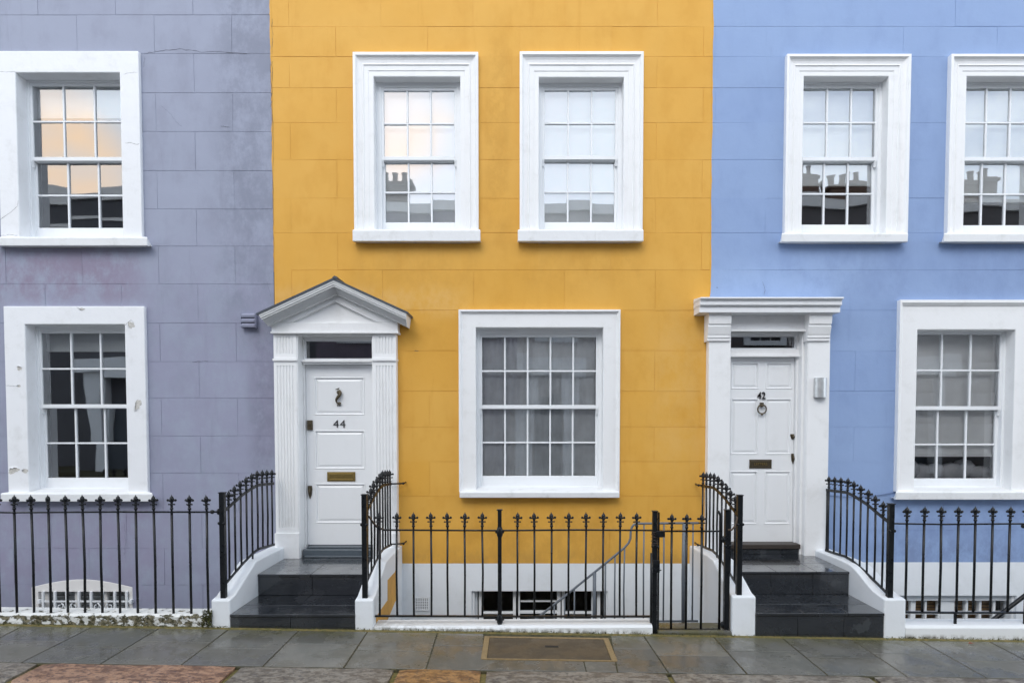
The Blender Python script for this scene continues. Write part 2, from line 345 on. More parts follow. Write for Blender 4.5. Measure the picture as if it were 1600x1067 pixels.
PROF_MOULD = [(0, .0), (0, -.062), (.13, -.066), (.16, -.058), (.20, -.044), (.30, -.034), (.42, -.030), (.46, -.036), (.50, -.036), (.53, -.026), (.74, -.024), (.76, -.018), (.97, -.018), (1, -.014), (1, .30)]
PROF_FILLET = [(0, .0), (0, -.060), (.10, -.062), (.13, -.050), (.17, -.044), (.20, -.032), (.24, -.030), (.97, -.030), (1, -.026), (1, .30)]
PROF_PLAIN = [(0, .0), (.0, -.040), (.02, -.046), (.97, -.046), (1, -.040), (1, .30)]
def window(house, outer_px, open_px, sill_px, nc, mey, gt, gb, m, prof, wmat, label, blind=None, gm='glass', uy=.12, rowbars=(None, None), horns=(1, 1)):
    """outer_px=(x0,x1,ytop) open_px=(x0,x1,ytop,ybottom) sill_px=(x0,x1,ytop,ybottom); px are measured positions"""
    yf = -.045; zo1 = Z_(outer_px[2], yf); ym = (outer_px[2] + sill_px[2]) / 2
    ox0, ox1 = X_(outer_px[0], ym, yf), X_(outer_px[1], ym, yf)
    ax0, ax1 = X_(open_px[0], ym, yf), X_(open_px[1], ym, yf); az1 = Z_(open_px[2], yf)
    sf = -.105; sz1, sz0 = Z_(sill_px[2], sf), Z_(sill_px[3], sf); sx0, sx1 = X_(sill_px[0], sill_px[2], sf), X_(sill_px[1], sill_px[2], sf)
    az0 = sz1 + .004
    # sashes
    gx0, gx1 = ax0 + m, ax1 - m
    gz1 = Z_(gt, uy + .02); gzm = Z_(mey, uy); ly = uy + .045; gz0 = Z_(gb, ly + .02)
    w = MB()
    w.ring((ax0 - .005, ax1 + .005, az0 - .005, az1 + .005), (m - .022, m - .022, .03, max(.02, az1 - gz1 - .03)), [(0, uy - .012), (1, uy - .012), (1, uy + .11), (0, uy + .11)])   # box frame
    def sash(z0, z1, y, bot, topw):
        st = .030
        w.box(gx0 - st, gx0, y, y + .04, z0 - bot, z1 + topw); w.box(gx1, gx1 + st, y, y + .04, z0 - bot, z1 + topw)
        w.box(gx0, gx1, y, y + .04, z0 - bot, z0); w.box(gx0, gx1, y, y + .04, z1, z1 + topw)
        bw = .0095
        zm = (z0 + z1) / 2
        w.box(gx0, gx1, y + .004, y + .034, zm - bw, zm + bw)
        for c in range(1, nc):
            xx = gx0 + (gx1 - gx0) * c / nc
            w.box(xx - bw, xx + bw, y + .002, y + .036, z0, zm - bw); w.box(xx - bw, xx + bw, y + .002, y + .036, zm + bw, z1)
        g = MB()
        for c in range(nc):
            for r_ in range(2):
                a = gx0 + (gx1 - gx0) * c / nc; b = gx0 + (gx1 - gx0) * (c + 1) / nc
                p, q = (z0, zm) if r_ == 0 else (zm, z1)
                e = [random.uniform(-.0018, .0018) for _ in range(3)]
                g.add([(a, y + .02 + e[0], p), (b, y + .02 + e[1], p), (b, y + .02 + e[1] + e[2], q), (a, y + .02 + e[0] + e[2], q)], [(0, 1, 2, 3)])
        return g
    g1 = sash(gzm + .024, gz1, uy, .042, .035)
    g2 = sash(gz0, gzm - .022, ly, gz0 - sz1 - .022, .040)
    for s_, on in ((0, horns[0]), (1, horns[1])):                   # sash horns under the meeting rail
        if not on: continue
        xx = gx0 - .03 if s_ == 0 else gx1
        w.prism([(uy - .002, gzm - .018), (uy + .038, gzm - .018), (uy + .038, gzm - .075), (uy + .02, gzm - .085), (uy + .012, gzm - .05)], 'x', xx, xx + .026)
    wo = w.build('window', M['sash'], house, origin=((ax0 + ax1) / 2, uy, az0), bevel=.003, seg=1)
    if label: wo['label'] = label
    g1.build('pane', M[gm], wo); g2.build('pane', M[gm], wo)
    s = MB(); s.ring((ox0, ox1, sz1 - .01, zo1), (ax0 - ox0, ox1 - ax1, .014, zo1 - az1), prof); s.build('window_surround', wmat, wo, bevel=.005)
    s = MB(); s.prism([(sf, sz0), (sf - .004, sz1 - .012), (sf + .006, sz1), (uy + .05, sz1 + .028), (.29, sz1 + .028), (.29, sz0 + .006), (.004, sz0 + .006), (-.03, sz0 + .012), (-.06, sz0 + .012), (-.06, sz0)], 'x', sx0, sx1)
    # the sill runs between the jambs inside the wall
    s.v = [Vector((min(max(v.x, ax0 - .004), ax1 + .004), v.y, v.z)) if v.y > .0 else v for v in s.v]
    s.build('window_sill', M['sill'], wo, bevel=.006)
    if blind: blind(wo, gx0, gx1, gz0, gz1, gzm)
    return (ax0 - .004, ax1 + .004, sz1 - .004 if False else sz0 + .004, az1 + .004)
def b_flat(frac, mat='blind', y=.235, hem=True, folds=0):
    def f(wo, x0, x1, z0, z1, zm):
        zb = z1 - (z1 - z0) * frac; b = MB(); n = 12
        zs = [z1 + .05 + (zb - z1 - .05) * i / n for i in range(n + 1)]
        for i in range(n):
            dy = .012 * (i % 3) if folds else .001 * math.sin(i)
            dy2 = .012 * ((i + 1) % 3) if folds and (i + 1) % 3 else (.001 * math.sin(i + 1) if not folds else .026)
            b.add([(x0 - .04, y + dy2, zs[i + 1]), (x1 + .04, y + dy2, zs[i + 1]), (x1 + .04, y + dy, zs[i]), (x0 - .04, y + dy, zs[i])], [(0, 1, 2, 3)])
        if hem: b.box(x0 - .04, x1 + .04, y - .008, y + .03, zb - .03, zb)
        b.build('blind', M[mat], wo)
    return f
def b_curtain(parts, mat='net', y=.25):
    def f(wo, x0, x1, z0, z1, zm):
        b = MB()
        for u0, u1 in parts:
            n = int(90 * (u1 - u0)) + 4; xs = [x0 + (x1 - x0) * (u0 + (u1 - u0) * i / n) for i in range(n + 1)]
            ys = [y + .0025 * math.sin(i * 1.25) + .003 * math.sin(i * .5) for i in range(n + 1)]
            for i in range(n): b.add([(xs[i], ys[i], z0 - .1), (xs[i + 1], ys[i + 1], z0 - .1), (xs[i + 1], ys[i + 1], z1 + .08), (xs[i], ys[i], z1 + .08)], [(0, 1, 2, 3)], 0, True)
        b.build('curtain', M[mat], wo)
    return f

XLY = X_(428, 400); XYB = X_(1110, 400)           # party lines
XL, XR = -9.5, 10.2
GZ = lambda x: -.014 - .016 * x                   # pavement level along the street
lav = thing('terraced_house', 'lavender rendered terraced house with peeling white window surrounds', 'house', ((XL + XLY) / 2, 0, 0))
yel = thing('terraced_house', 'yellow rendered terraced house with pedimented white door numbered 44', 'house', ((XLY + XYB) / 2, 0, 0))
blu = thing('terraced_house', 'pale blue rendered terraced house with flat-topped white doorcase numbered 42', 'house', ((XYB + XR) / 2, 0, 0))
# ---- windows
H = {'lav': [], 'yel': [], 'blu': []}
H['lav'].append(window(lav, (-3, 219, 80), (27, 189, 114), (-12, 230, 370, 384), 3, 249, 136, 357, .048, PROF_PLAIN, M['white_old'], 'upper sash window with dark panes and cracked plain surround', b_flat(.17, 'blind', .26)))
H['lav'].append(window(lav, (9, 228, 478.5), (42, 197, 507), (1, 238, 770, 783.5), 3, 635, 521, 746, .048, PROF_PLAIN, M['white_old'], 'lower sash window with dark panes and chipped plain surround', b_flat(.10, 'blind', .26)))
H['yel'].append(window(yel, (552.8, 747.5, 83), (583.5, 719, 118), (550.7, 750.6, 358.5, 377), 3, 248, 143.5, 348.5, .080, PROF_MOULD, M['white'], None, b_flat(1.0, 'blind', .212, False), 'glass4'))
H['yel'].append(window(yel, (812, 1004.5, 82), (842, 975, 119), (809, 1005.6, 358.5, 377), 3, 247, 143, 348.3, .070, PROF_MOULD, M['white'], None, b_flat(1.0, 'blind', .212, False), 'glass4'))
H['yel'].append(window(yel, (717, 968.5, 484), (743.5, 942.5, 511.5), (718, 968, 767.5, 777.5), 5, 636, 527, 743, .060, PROF_FILLET, M['white'], 'wide twenty-pane sash window with grey net curtain', b_curtain([(0, 1)], 'net', .222), 'glass2'))
H['blu'].append(window(blu, (1227, 1420, 86), (1256.3, 1389, 117.5), (1221.7, 1419, 364, 378), 3, 249, 139.5, 352, .060, PROF_MOULD, M['white'], None, b_flat(.68, 'blind', .215), 'glass', horns=(0, 1)))
H['blu'].append(window(blu, (1482, 1675, 86), (1511, 1643, 117.5), (1475.5, 1682, 364, 378), 3, 249, 139.5, 353, .060, PROF_MOULD, M['white'], None, b_flat(.80, 'blind', .215), 'glass', horns=(0, 1)))
H['blu'].append(window(blu, (1402.5, 1616, 468.8), (1433, 1586, 515), (1400, 1619, 767.5, 780.5), 3, 638, 523, 747, .050, PROF_FILLET, M['white'], None, b_flat(.83, 'blind', .212, True, 1), 'glass5', horns=(0, 1)))
# peeled paint chips and cracks of the lavender surrounds (raised flakes with a worn hollow)
for k, (px, py, w_, h_) in enumerate([(215, 631, 8, 13), (203, 508, 7, 6), (127, 482.5, 6, 3.2), (22, 735, 9, 6), (37, 735, 6, 5), (31, 575, 4, 4), (29, 603, 3, 2)]):
    c = P(px, py, -.0475); f = MB(); n = 26; rr = 1.0; pr = []
    for i in range(n): rr = min(1.15, max(.45, rr + random.uniform(-.28, .28))); pr.append(rr)
    o1 = [Vector((c.x + w_ / 141 * pr[i] * math.cos(2 * math.pi * i / n), -.0468, c.z + h_ / 141 * pr[i] * math.sin(2 * math.pi * i / n))) for i in range(n)]
    cc = Vector((c.x, -.0468, c.z))
    f.add(o1 + [cc], [(i, n, (i + 1) % n) for i in range(n)], 1)
    i0_ = random.randrange(n); seg = range(i0_, i0_ + n // 2)          # a curled lip of paint along half of the edge
    for i in seg:
        p, q = o1[i % n], o1[(i + 1) % n]; u = math.sin(math.pi * (i - i0_) / (n // 2)); u2 = math.sin(math.pi * (i + 1 - i0_) / (n // 2))
        f.add([p, q, q + (cc - q) * .28 * u2 + Vector((0, -.012 * u2, 0)), p + (cc - p) * .28 * u + Vector((0, -.012 * u, 0))], [(0, 1, 2, 3)], 0)
    f.build('paint_flake', [M['white_old'], M['bare']], lav)
for pts, w_ in (([(0, 344), (8, 338), (18, 331), (27, 322), (29, 312)], .0035), ([(0, 369), (14, 367), (30, 368)], .003), ([(196, 224), (205, 223), (212, 226), (219, 225)], .004), ([(0, 112), (12, 113), (26, 112)], .0025), ([(193, 116), (205, 114), (217, 113)], .0025), ([(9, 602), (20, 603), (32, 603)], .003), ([(195, 508), (204, 500), (212, 505)], .003), ([(120, 480), (128, 485), (134, 482)], .004)):
    pp = []; m = MB()
    for (qa, qb) in zip(pts, pts[1:]):
        for s_ in range(5): u = s_ / 5; pp.append(P(qa[0] + (qb[0] - qa[0]) * u, qa[1] + (qb[1] - qa[1]) * u, -.0472) + Vector((random.uniform(-.004, .004), 0, random.uniform(-.004, .004))))
    for i in range(len(pp) - 1):
        d = (pp[i + 1] - pp[i]).normalized(); nrm = Vector((-d.z, 0, d.x)) * w_ * random.uniform(.2, .55); m.add([pp[i] - nrm, pp[i + 1] - nrm, pp[i + 1] + nrm, pp[i] + nrm], [(0, 1, 2, 3)])
    m.build('hairline_crack', M['crack'], lav)
# uneven painted edges where the colours of neighbouring houses meet
def paint_edge(house, pxs, mat, w0, sgn):
    m = MB(); pts = []
    n = 90; y0, y1 = pxs[1], pxs[3]; v = 0
    for i in range(n + 1):
        u = i / n; v = max(0, min(1, v + random.uniform(-.35, .35))); q = P(pxs[0] + (pxs[2] - pxs[0]) * u, y0 + (y1 - y0) * u, -.0022); q.x = pxs[4]; pts.append((q, w0 * (.15 + v)))
    for (p, a_), (q, b_) in zip(pts, pts[1:]): m.add([p - Vector((sgn * .004, 0, 0)), q - Vector((sgn * .004, 0, 0)), q + Vector((sgn * b_, 0, 0)), p + Vector((sgn * a_, 0, 0))], [(0, 1, 2, 3)])
    m.build('paint_edge', mat, house)
paint_edge(yel, (425, -40, 428, 425, XLY), M['yel'], .012, -1)
paint_edge(yel, (1115, -40, 1109, 460, XYB), M['yel'], .010, 1)
# ---- doors: openings
DZ = Z_(851, .12)                                   # top of the sills
d44 = (X_(465, 700, -.10), X_(583.5, 700, -.10)); d42 = (X_(1139.5, 700, -.10), X_(1261, 700, -.10))
zf44 = Z_(524, -.10); zf42 = Z_(517.5, -.10)
LZ = .355
H['yel'].append((d44[0] - .02, d44[1] + .02, .2, zf44 + .02)); H['blu'].append((d42[0] - .02, d42[1] + .02, .2, zf42 + .02))
# ---- basement openings
b1 = (X_(50, 940), X_(207.5, 940), -.9, Z_(909)); b2 = (X_(737, 940), X_(949.5, 940), -.9, Z_(923)); b3 = (X_(1392, 940), X_(1588, 940), -.9, Z_(930))
H['lav'].append((b1[0], b1[1], b1[2], Z_(917))); H['yel'].append(b2); H['blu'].append(b3)

rows_l = [Z_(y) for y in (-95, -35, 24, 84, 145.5, 206, 267, 327, 385, 444, 505, 565, 622, 681, 739, 798, 856.6, 913.5, 970, 1028, 1086, 1150)]
rows_l = [8.9, 8.5, 8.05, 7.62] + [z for z in rows_l if z < 7.5]
rows_y = [Z_(y) for y in (-66, -12, 42, 89, 137.5, 192, 250, 310, 364, 422, 485, 548, 611, 667, 721, 775, 828, 880)]
rows_y = [8.9, 8.5, 8.1, 7.7, 7.3] + rows_y
ZW = Z_(880)                                        # bottom of the colour, white below
cr_l = [([(226, 84), (250, 80), (279, 77), (312, 81), (345, 81), (395, 86)], .0042), ([(224, 105), (227, 88)], .004), ([(422, 100), (424, 128), (424, 155), (423, 170)], .005),
        ([(250, 165), (264, 175), (275, 190), (285, 200)], .002), ([(345, 197), (350, 198.5), (360, 198.5)], .005), ([(417, 440), (421, 455), (424, 465)], .002),
        ([(425, 30), (426, 60), (425, 90)], .004), ([(426, 180), (427, 260), (427, 330), (428, 400)], .0025), ([(195, 865), (196, 840), (194, 815)], .0018), ([(300, 565), (330, 564)], .004)]
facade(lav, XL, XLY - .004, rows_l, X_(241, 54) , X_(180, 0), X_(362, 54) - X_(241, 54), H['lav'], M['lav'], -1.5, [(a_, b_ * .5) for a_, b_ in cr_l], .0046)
facade(yel, XLY, XYB, rows_y, X_(595, 20), X_(524.5, 65), (X_(812, 65) - X_(524.5, 65)) / 2, [h for h in H['yel']], M['yel'], ZW, [([(648, 548), (655, 549)], .003), ([(424.6, 96), (425.4, 130), (425, 170), (426, 215)], .002)], .0031)
facade(blu, XYB, XR, rows_y, X_(1194, 450), X_(1266, 20), 1.01, H['blu'], M['blu'], Z_(878), [([(1191, 440), (1195, 452), (1194, 463)], .0018), ([(1120, 450), (1121, 449)], .002)], .0026, .55)
for nm, x0, x1, hs, zt in (('y', XLY, XYB, H['yel'], ZW), ('b', XYB, XR, H['blu'], Z_(878))):
    mb = MB()
    for (a, b, c, d) in clip_rects((x0 + .001, x1 - .001, -1.5, zt), hs): mb.box(a, b, -.002, .12, c, d)
    mb.build('basement_wall', M['white_wall'], yel if nm == 'y' else blu)
shell(lav, XL, XLY, H['lav'], [3.25]); shell(yel, XLY, XYB, H['yel'], [.22, 3.25]); shell(blu, XYB, XR, H['blu'], [.22, 3.25])

# ---- basement windows
def bar_grid(mb, x0, x1, z0, z1, y, xs, zs, w=.02, t=.04):
    for x in xs: mb.box(x - w, x + w, y, y + t, z0, z1)
    for z in zs: mb.box(x0, x1, y + .003, y + t - .003, z - w, z + w)
# lavender: arched head, white security grille with scrolls
wa = MB(); xa, xb = b1[0], b1[1]; zc = Z_(917); zt = Z_(909)
arc = [(xa + (xb - xa) * i / 16, zc - .0 + (zt - zc + .03) * math.sin(math.pi * i / 16)) for i in range(17)]
wa.prism([(xa, -.95), (xa + .075, -.95), (xa + .075, zc - .05), (xb - .04, zc - .05), (xb - .04, -.95), (xb, -.95)] + arc[::-1], 'y', -.0035, .06)
gx = [X_(p, 925, .09) for p in (73, 118, 124, 161, 167)]
wa.box(xa + .075, xb - .04, .05, .09, Z_(922, .05), zc - .04)
for p, q in ((73, 3), (120.5, 3), (164, 3)): xx = X_(p, 930, .05); wa.box(xx - .028, xx + .028, .05, .09, -.9, Z_(922, .05))
wo = wa.build('window', M['cream'], lav, origin=((xa + xb) / 2, 0, -.9), bevel=.003, seg=1); wo['label'] = 'small arched basement window behind a white scrolled grille'
gg = MB(); gg.add([(xa, .075, -.9), (xb, .075, -.9), (xb, .075, zc - .04), (xa, .075, zc - .04)], [(0, 1, 2, 3)]); gg.build('pane', M['glass'], wo)
bb = MB()
for k in range(24): bb.add([(xa, .16, -.9 + k * .06), (xb, .16, -.9 + k * .06), (xb, .145, -.9 + k * .06 + .055), (xa, .145, -.9 + k * .06 + .055)], [(0, 1, 2, 3)])
bb.build('blind', M['blind'], wo)
gr = MB(); gy = -.02; zr = Z_(939, gy)
for p in (67.6, 86, 104.7, 123.5, 142.5, 160.5, 179.5, 198): xx = X_(p, 935, gy); gr.box(xx - .011, xx + .011, gy - .011, gy + .011, -.85, Z_(923.5, gy))
gr.box(X_(60, 940, gy), X_(207, 940, gy), gy - .006, gy + .006, zr - .009, zr + .009); gr.box(X_(60, 940, gy), X_(64, 940, gy), gy - .02, .01, zr - .02, zr + .02); gr.box(X_(203, 940, gy), X_(207, 940, gy), gy - .02, .01, zr - .02, zr + .02)
for cxp, sgn in ((86, 1), (123.5, -1), (142.5, 1), (179.5, -1), (104.7, -1), (160.5, 1), (104.7, 1), (160.5, -1)):
    x0_ = X_(cxp, 945, gy); low = cxp in (104.7, 160.5)
    pts = []
    for i in range(26):
        a = i / 25 * 2.6 * math.pi; r_ = .045 * (1 - .72 * i / 25)
        pts.append((x0_ + sgn * (.055 + r_ * math.cos(math.pi - a)), gy, zr - (.15 if low else .055) + r_ * math.sin(math.pi - a)))
    if not low: pts = [(x0_ + sgn * .11, gy, zr - .22), (x0_ + sgn * .13, gy, zr - .12), (x0_ + sgn * .09, gy, zr - .03)] + pts[6:]
    gr.tube(pts, .006, 5)
gr.build('window_grille', M['sash'], wo)
# yellow: three casements
def basement(house, b, frame_x, mull, trans, label, back, zin):
    w = MB(); x0, x1, z0, z1 = b; y = .10
    w.box(x0 + .0, x0 + .03, .03, .2, z0, z1); w.box(x1 - .03, x1, .03, .2, z0, z1)
    for (p, q) in mull: a, c = X_(p, 940, y), X_(q, 940, y); w.box(a, c, y, y + .06, z0, z1)
    for (pa, pc, py, h_) in trans: w.box(X_(pa, 940, y), X_(pc, 940, y), y + .003, y + .055, Z_(py, y) - h_, Z_(py, y) + h_)
    w.box(x0 + .03, x1 - .03, y + .002, y + .06, z1 - .02, z1)
    o = w.build('window', M['sash'], house, origin=((x0 + x1) / 2, 0, z0), bevel=.003, seg=1); o['label'] = label
    g = MB(); g.add([(x0, y + .04, z0), (x1, y + .04, z0), (x1, y + .04, z1), (x0, y + .04, z1)], [(0, 1, 2, 3)]); g.build('pane', M['glass3'], o)
    return o
o = basement(yel, b2, None, [(741, 746), (748, 755), (801.5, 806), (808, 812.5), (870.5, 876), (878, 883), (924.5, 931), (933, 938)],
             [(813, 870, 939.5, .006), (755, 802, 957.5, .012), (812, 871, 956.5, .014), (882, 925, 957.5, .012)], 'dark three-part basement window partly behind the area handrail', None, 0)
bb = MB(); bb.add([(b2[0], .2, b2[3] - .06), (b2[1], .2, b2[3] - .06), (b2[1], .2, b2[3] + .02), (b2[0], .2, b2[3] + .02)], [(0, 1, 2, 3)]); bb.build('blind', M['red_blind'], o)
o = basement(blu, b3, None, [(1395, 1398), (1423.5, 1431), (1445.5, 1448.5), (1466.5, 1471), (1489, 1492), (1509, 1513), (1530, 1534), (1552, 1556), (1573, 1577), (1471, 1476), (1484, 1489)],
             [(1398, 1470, 957.5, .014), (1489, 1577, 957.5, .014), (1398, 1470, 969, .012), (1489, 1577, 969, .012)], 'wide white basement window with brown slatted timber blinds', None, 0)
w = MB(); w.box(X_(1470, 940, .09), X_(1490, 940, .09), .085, .14, -.9, b3[3]); w.box(X_(1577, 940, .09), b3[1], .085, .14, -.9, b3[3]); w.box(b3[0], b3[1], .06, .16, Z_(937, .08), b3[3] - .002); w.build('window_panel', M['white_wall'], o)
bb = MB()
for (pa, pc) in ((1392, 1471), (1488, 1552)): bb.add([(X_(pa, 940, .19), .19, -.9), (X_(pc, 940, .19), .19, -.9), (X_(pc, 940, .19), .19, b3[3]), (X_(pa, 940, .19), .19, b3[3])], [(0, 1, 2, 3)])
bb.build('blind', M['slat'], o)
# perforated white air grille in the yellow house's basement wall
g = MB(); a, c = X_(647.5, 940), X_(671, 940); zt, zb = Z_(932), Z_(953)
g.box(a, c, -.006, -.002, zb, zt, 1); g.ring((a, c, zb, zt), (.012,) * 4, [(0, -.002), (0, -.016), (1, -.016), (1, -.006)])
for i in range(8): xx = a + .012 + (c - a - .024) * i / 7; g.box(xx - .004, xx + .004, -.014, -.006, zb + .01, zt - .01)
for i in range(8): zz = zb + .012 + (zt - zb - .024) * i / 7; g.box(a + .01, c - .01, -.0135, -.0065, zz - .004, zz + .004)
g.build('air_grille', [M['sash'], M['gap']], yel)
# painted louvre vent on the lavender wall
g = MB(); a, c = X_(377, 500, -.06), X_(398.5, 500, -.06); zt, zb = Z_(489, -.06), Z_(512, -.06)
g.box(a, c, -.018, -.001, zb, zt)
for i in range(3):
    z0 = zb + (zt - zb) * i / 3 + .006; h_ = (zt - zb) / 3 - .010
    g.prism([(-.018, z0), (-.07, z0 - .002), (-.075, z0 + h_ * .55), (-.055, z0 + h_), (-.018, z0 + h_)], 'x', a + .002, c - .002)
g.prism([(-.018, zb), (-.07, zb), (-.07, zt), (-.018, zt)], 'x', c, c + .008); g.prism([(-.018, zb), (-.07, zb), (-.07, zt), (-.018, zt)], 'x', a - .008, a)
g.build('louvre_vent', M['lav'], lav, bevel=.003)

# ------------------------------------------------------------------ doorcase 44
case = MB(); jy = .10
case.box(d44[0] - .02, d44[0] + .012, -.09, .3, LZ - .05, zf44 + .02); case.box(d44[1] - .012, d44[1] + .02, -.09, .3, LZ - .05, zf44 + .02)
case.box(d44[0] - .02, d44[1] + .02, -.09, .3, zf44, zf44 + .02)
fx0, fx1 = d44[0] + .012, d44[1] - .012
case.box(fx0, fx0 + .012, .07, .18, LZ, zf44); case.box(fx1 - .012, fx1, .07, .18, LZ, zf44)
ztr1, ztr0 = Z_(562, .05), Z_(569.5, .08)
case.box(fx0, fx1, .04, .18, ztr0, ztr1 - .012); case.box(fx0, fx1, .015, .18, ztr1 - .028, ztr1)
case.box(fx0 + .012, fx1 - .012, .075, .17, Z_(530.5, .09), zf44)
dcase = case.build('door_case', M['white'], yel, origin=((d44[0] + d44[1]) / 2, 0, LZ), bevel=.004)
def flute_pilaster(x0, x1, zs, name, parent, flutes=6):
    m = MB(); yf = -.10; W_ = x1 - x0
    def sec(fl):
        if not fl: return [(x0, .0), (x0, yf), (x1, yf), (x1, .0)]
        pts = [(x0, .0), (x0, yf)]; mg = W_ * .10; pw = (W_ - 2 * mg) / flutes
        for i in range(flutes):
            c = x0 + mg + pw * (i + .5); r_ = pw * .30
            for k in range(5):
                an = math.pi * k / 4; pts.append((c - r_ * math.cos(an), yf + .011 * math.sin(an)))
        return pts + [(x1, yf), (x1, .0)]
    for (za, zb, fl) in zs: m.prism(sec(fl), 'z', za, zb)
    return m
zE = Z_(519, -.10); zM = Z_(562, -.11); zP = Z_(833, -.11)
for (pa, pb, jamb) in ((429.5, 465, 0), (583.5, 619.8, 1)):
    x0, x1 = X_(pa, 700, -.10), X_(pb, 700, -.10)
    f1, f2, f3, f4 = Z_(526, -.1), Z_(553, -.1), Z_(571, -.1), Z_(824, -.1)
    m = flute_pilaster(x0, x1, [(f1, zE, 0), (f2, f1, 1), (zM, f2, 0), (f3, zM, 0), (f4, f3, 1), (zP, f4, 0)], 'pilaster', dcase)
    m.box(x0 - .006, x1 + .006, -.118, .0, zM - .012, zM + .012)
    m.box(x0 - .008, x1 + .010, -.120, .0, LZ - .3 if jamb else LZ - .002, zP)
    m.build('pilaster', M['white'], dcase)
# entablature, tympanum, raking cornice, slate
m = MB(); yt = -.125
ex0, ex1 = X_(424, 510, yt), X_(621.5, 510, yt)
eb, et = Z_(518, yt), Z_(503.5, yt); ap = P(522.6, 452, yt)
m.prism([(ex0, eb), (ex1, eb), (ex1, et - .002), (ex0, et - .002)], 'y', yt, .0)
m.box(ex0 - .008, ex1 + .008, yt - .014, -.0, eb - .022, eb)
i0, i1, ia = P(457, 502, yt), P(589, 502, yt), P(523.3, 471.5, yt)
m.prism([(ex0, et - .001), (i0.x, et - .001), (ia.x, ia.z), (ap.x, ap.z)], 'y', yt, .0); m.prism([(ap.x, ap.z), (ia.x, ia.z), (i1.x, et - .001), (ex1, et - .001)], 'y', yt, .0)
m.prism([(i0.x - .1, et - .003), (i1.x + .1, et - .003), (ia.x, ia.z + .05)], 'y', yt + .035, .001)
# recessed-looking border band: raised outer chevron
for (p, q) in ((i0, ia), (ia, i1)):
    pass
m.build('entablature', M['white'], dcase, bevel=.004)
A = P(520.5, 434, -.30); Lp = P(402, 488.5, -.30); Rp = P(635.5, 486.5, -.30)
sl = (A.z - Lp.z) / (A.x - Lp.x); sr = (A.z - Rp.z) / (Rp.x - A.x)
def chevron(mb, t0, t1, y, yb=.0, ml=0, ext=0, m_=0):
    # vertical offsets t0..t1 below the ridge line; ends cut square to the slope
    def end(side, t):
        x = (Lp.x - ext + t * .42) if side < 0 else (Rp.x + ext - t * .42 * .35)
        z = A.z - (A.x - x) * sl - t if side < 0 else A.z - (x - A.x) * sr - t
        return (x, z)
    l0, l1, r0, r1 = end(-1, t0), end(-1, t1), end(1, t0), end(1, t1)
    ys = (y, yb)
    for (e0, e1) in ((l0, l1), (r0, r1)):
        q = [(A.x, A.z - t0), e0, e1, (A.x, A.z - t1)]
        mb.prism(q if e0[0] < A.x else q[::-1], 'y', y, yb, m_)
m = MB()
chevron(m, .022, .044, -.293); chevron(m, .044, .066, -.286); chevron(m, .066, .074, -.270); chevron(m, .074, .084, -.277); chevron(m, .084, .090, -.255)
for k_ in range(6): chevron(m, .090 + k_ * .008, .098 + k_ * .008, -.25 + .012 * k_)
chevron(m, .138, .150, -.182)
m.build('raking_cornice', simple('grey_white_cornice_paint', (.70, .71, .71), .5, bd=.0001, var=.1), dcase)
m = MB(); chevron(m, .0, .022, -.303, 0, ext=.015); m.prism([(A.x - .01, A.z), (A.x + .04, A.z - .018), (A.x + .045, A.z + .008), (A.x + .015, A.z + .02)], 'y', -.31, 0)
m.build('slate_capping', M['lead'], dcase)
# fanlight 44
def fanlight(house, x0, x1, z0, z1, y, gap=0):
    f = MB(); f.ring((x0, x1, z0, z1), (.018,) * 4, [(0, y - .015), (1, y - .015), (1, y + .03)])
    o = f.build('fanlight', M['sash'], house, origin=((x0 + x1) / 2, y, z0), bevel=.002, seg=1)
    g = MB(); g.add([(x0 + .015, y, z0 + .015), (x1 - .015, y, z0 + .015), (x1 - .015, y + .0008, z1 - .015), (x0 + .015, y + .0008, z1 - .015)], [(0, 1, 2, 3)]); g.build('pane', M['glass2'], o)
fanlight(yel, fx0 + .012, fx1 - .012, ztr1 + .001, Z_(530.5, .09), .11)

def make_door(house, x0, x1, z0, z1, y, panels, label):
    """framed door leaf with raised-and-fielded panels; panels are rects"""
    d = MB()
    for (a, b, c, e) in clip_rects((x0, x1, z0, z1), panels): d.box(a, b, y, y + .045, c, e)
    for (a, b, c, e) in panels:
        wq = .05
        d.ring((a, b, c, e), (wq,) * 4, [(0, y), (.12, y - .007), (.28, y - .004), (.36, y + .011), (.48, y + .011), (.95, y + .001), (1, y + .001)])
        d.add([(a + wq, y + .001, c + wq), (b - wq, y + .001, c + wq), (b - wq, y + .001, e - wq), (a + wq, y + .001, e - wq)], [(0, 1, 2, 3)])
    o = d.build('door', M['door'], house, origin=(x0, y, z0)); 
    # merge seams of the clipped pieces visually: slight bevel is not used, so stiles stay flush
    o['label'] = label
    return o
def digits(txt, parent, cx, cz, y, h, sx, mat, off=.0, ext=.004):
    cu = bpy.data.curves.new('numeral', 'FONT'); cu.body = txt; cu.align_x = 'CENTER'; cu.align_y = 'CENTER'; cu.size = 1; cu.extrude = ext / h; cu.offset = off; cu.space_character = 1.05
    ob = bpy.data.objects.new('tmp', cu); col.objects.link(ob); dg = bpy.context.evaluated_depsgraph_get(); me = bpy.data.meshes.new_from_object(ob.evaluated_get(dg)); bpy.data.objects.remove(ob)
    zs = [v.co.y for v in me.vertices]; k = h / (max(zs) - min(zs)); mz = (max(zs) + min(zs)) / 2
    for v in me.vertices: v.co = Vector((v.co.x * k * sx, -v.co.z * k, (v.co.y - mz) * k))
    me.materials.clear(); me.materials.append(mat)
    o = bpy.data.objects.new('house_number', me); col.objects.link(o); o.parent = parent; o.location = Vector((cx, y, cz)) - worg(parent); ORG[o.name] = Vector((cx, y, cz)); return o
Yd = .12
dx0, dx1 = fx0 + .012 + .003, fx1 - .014
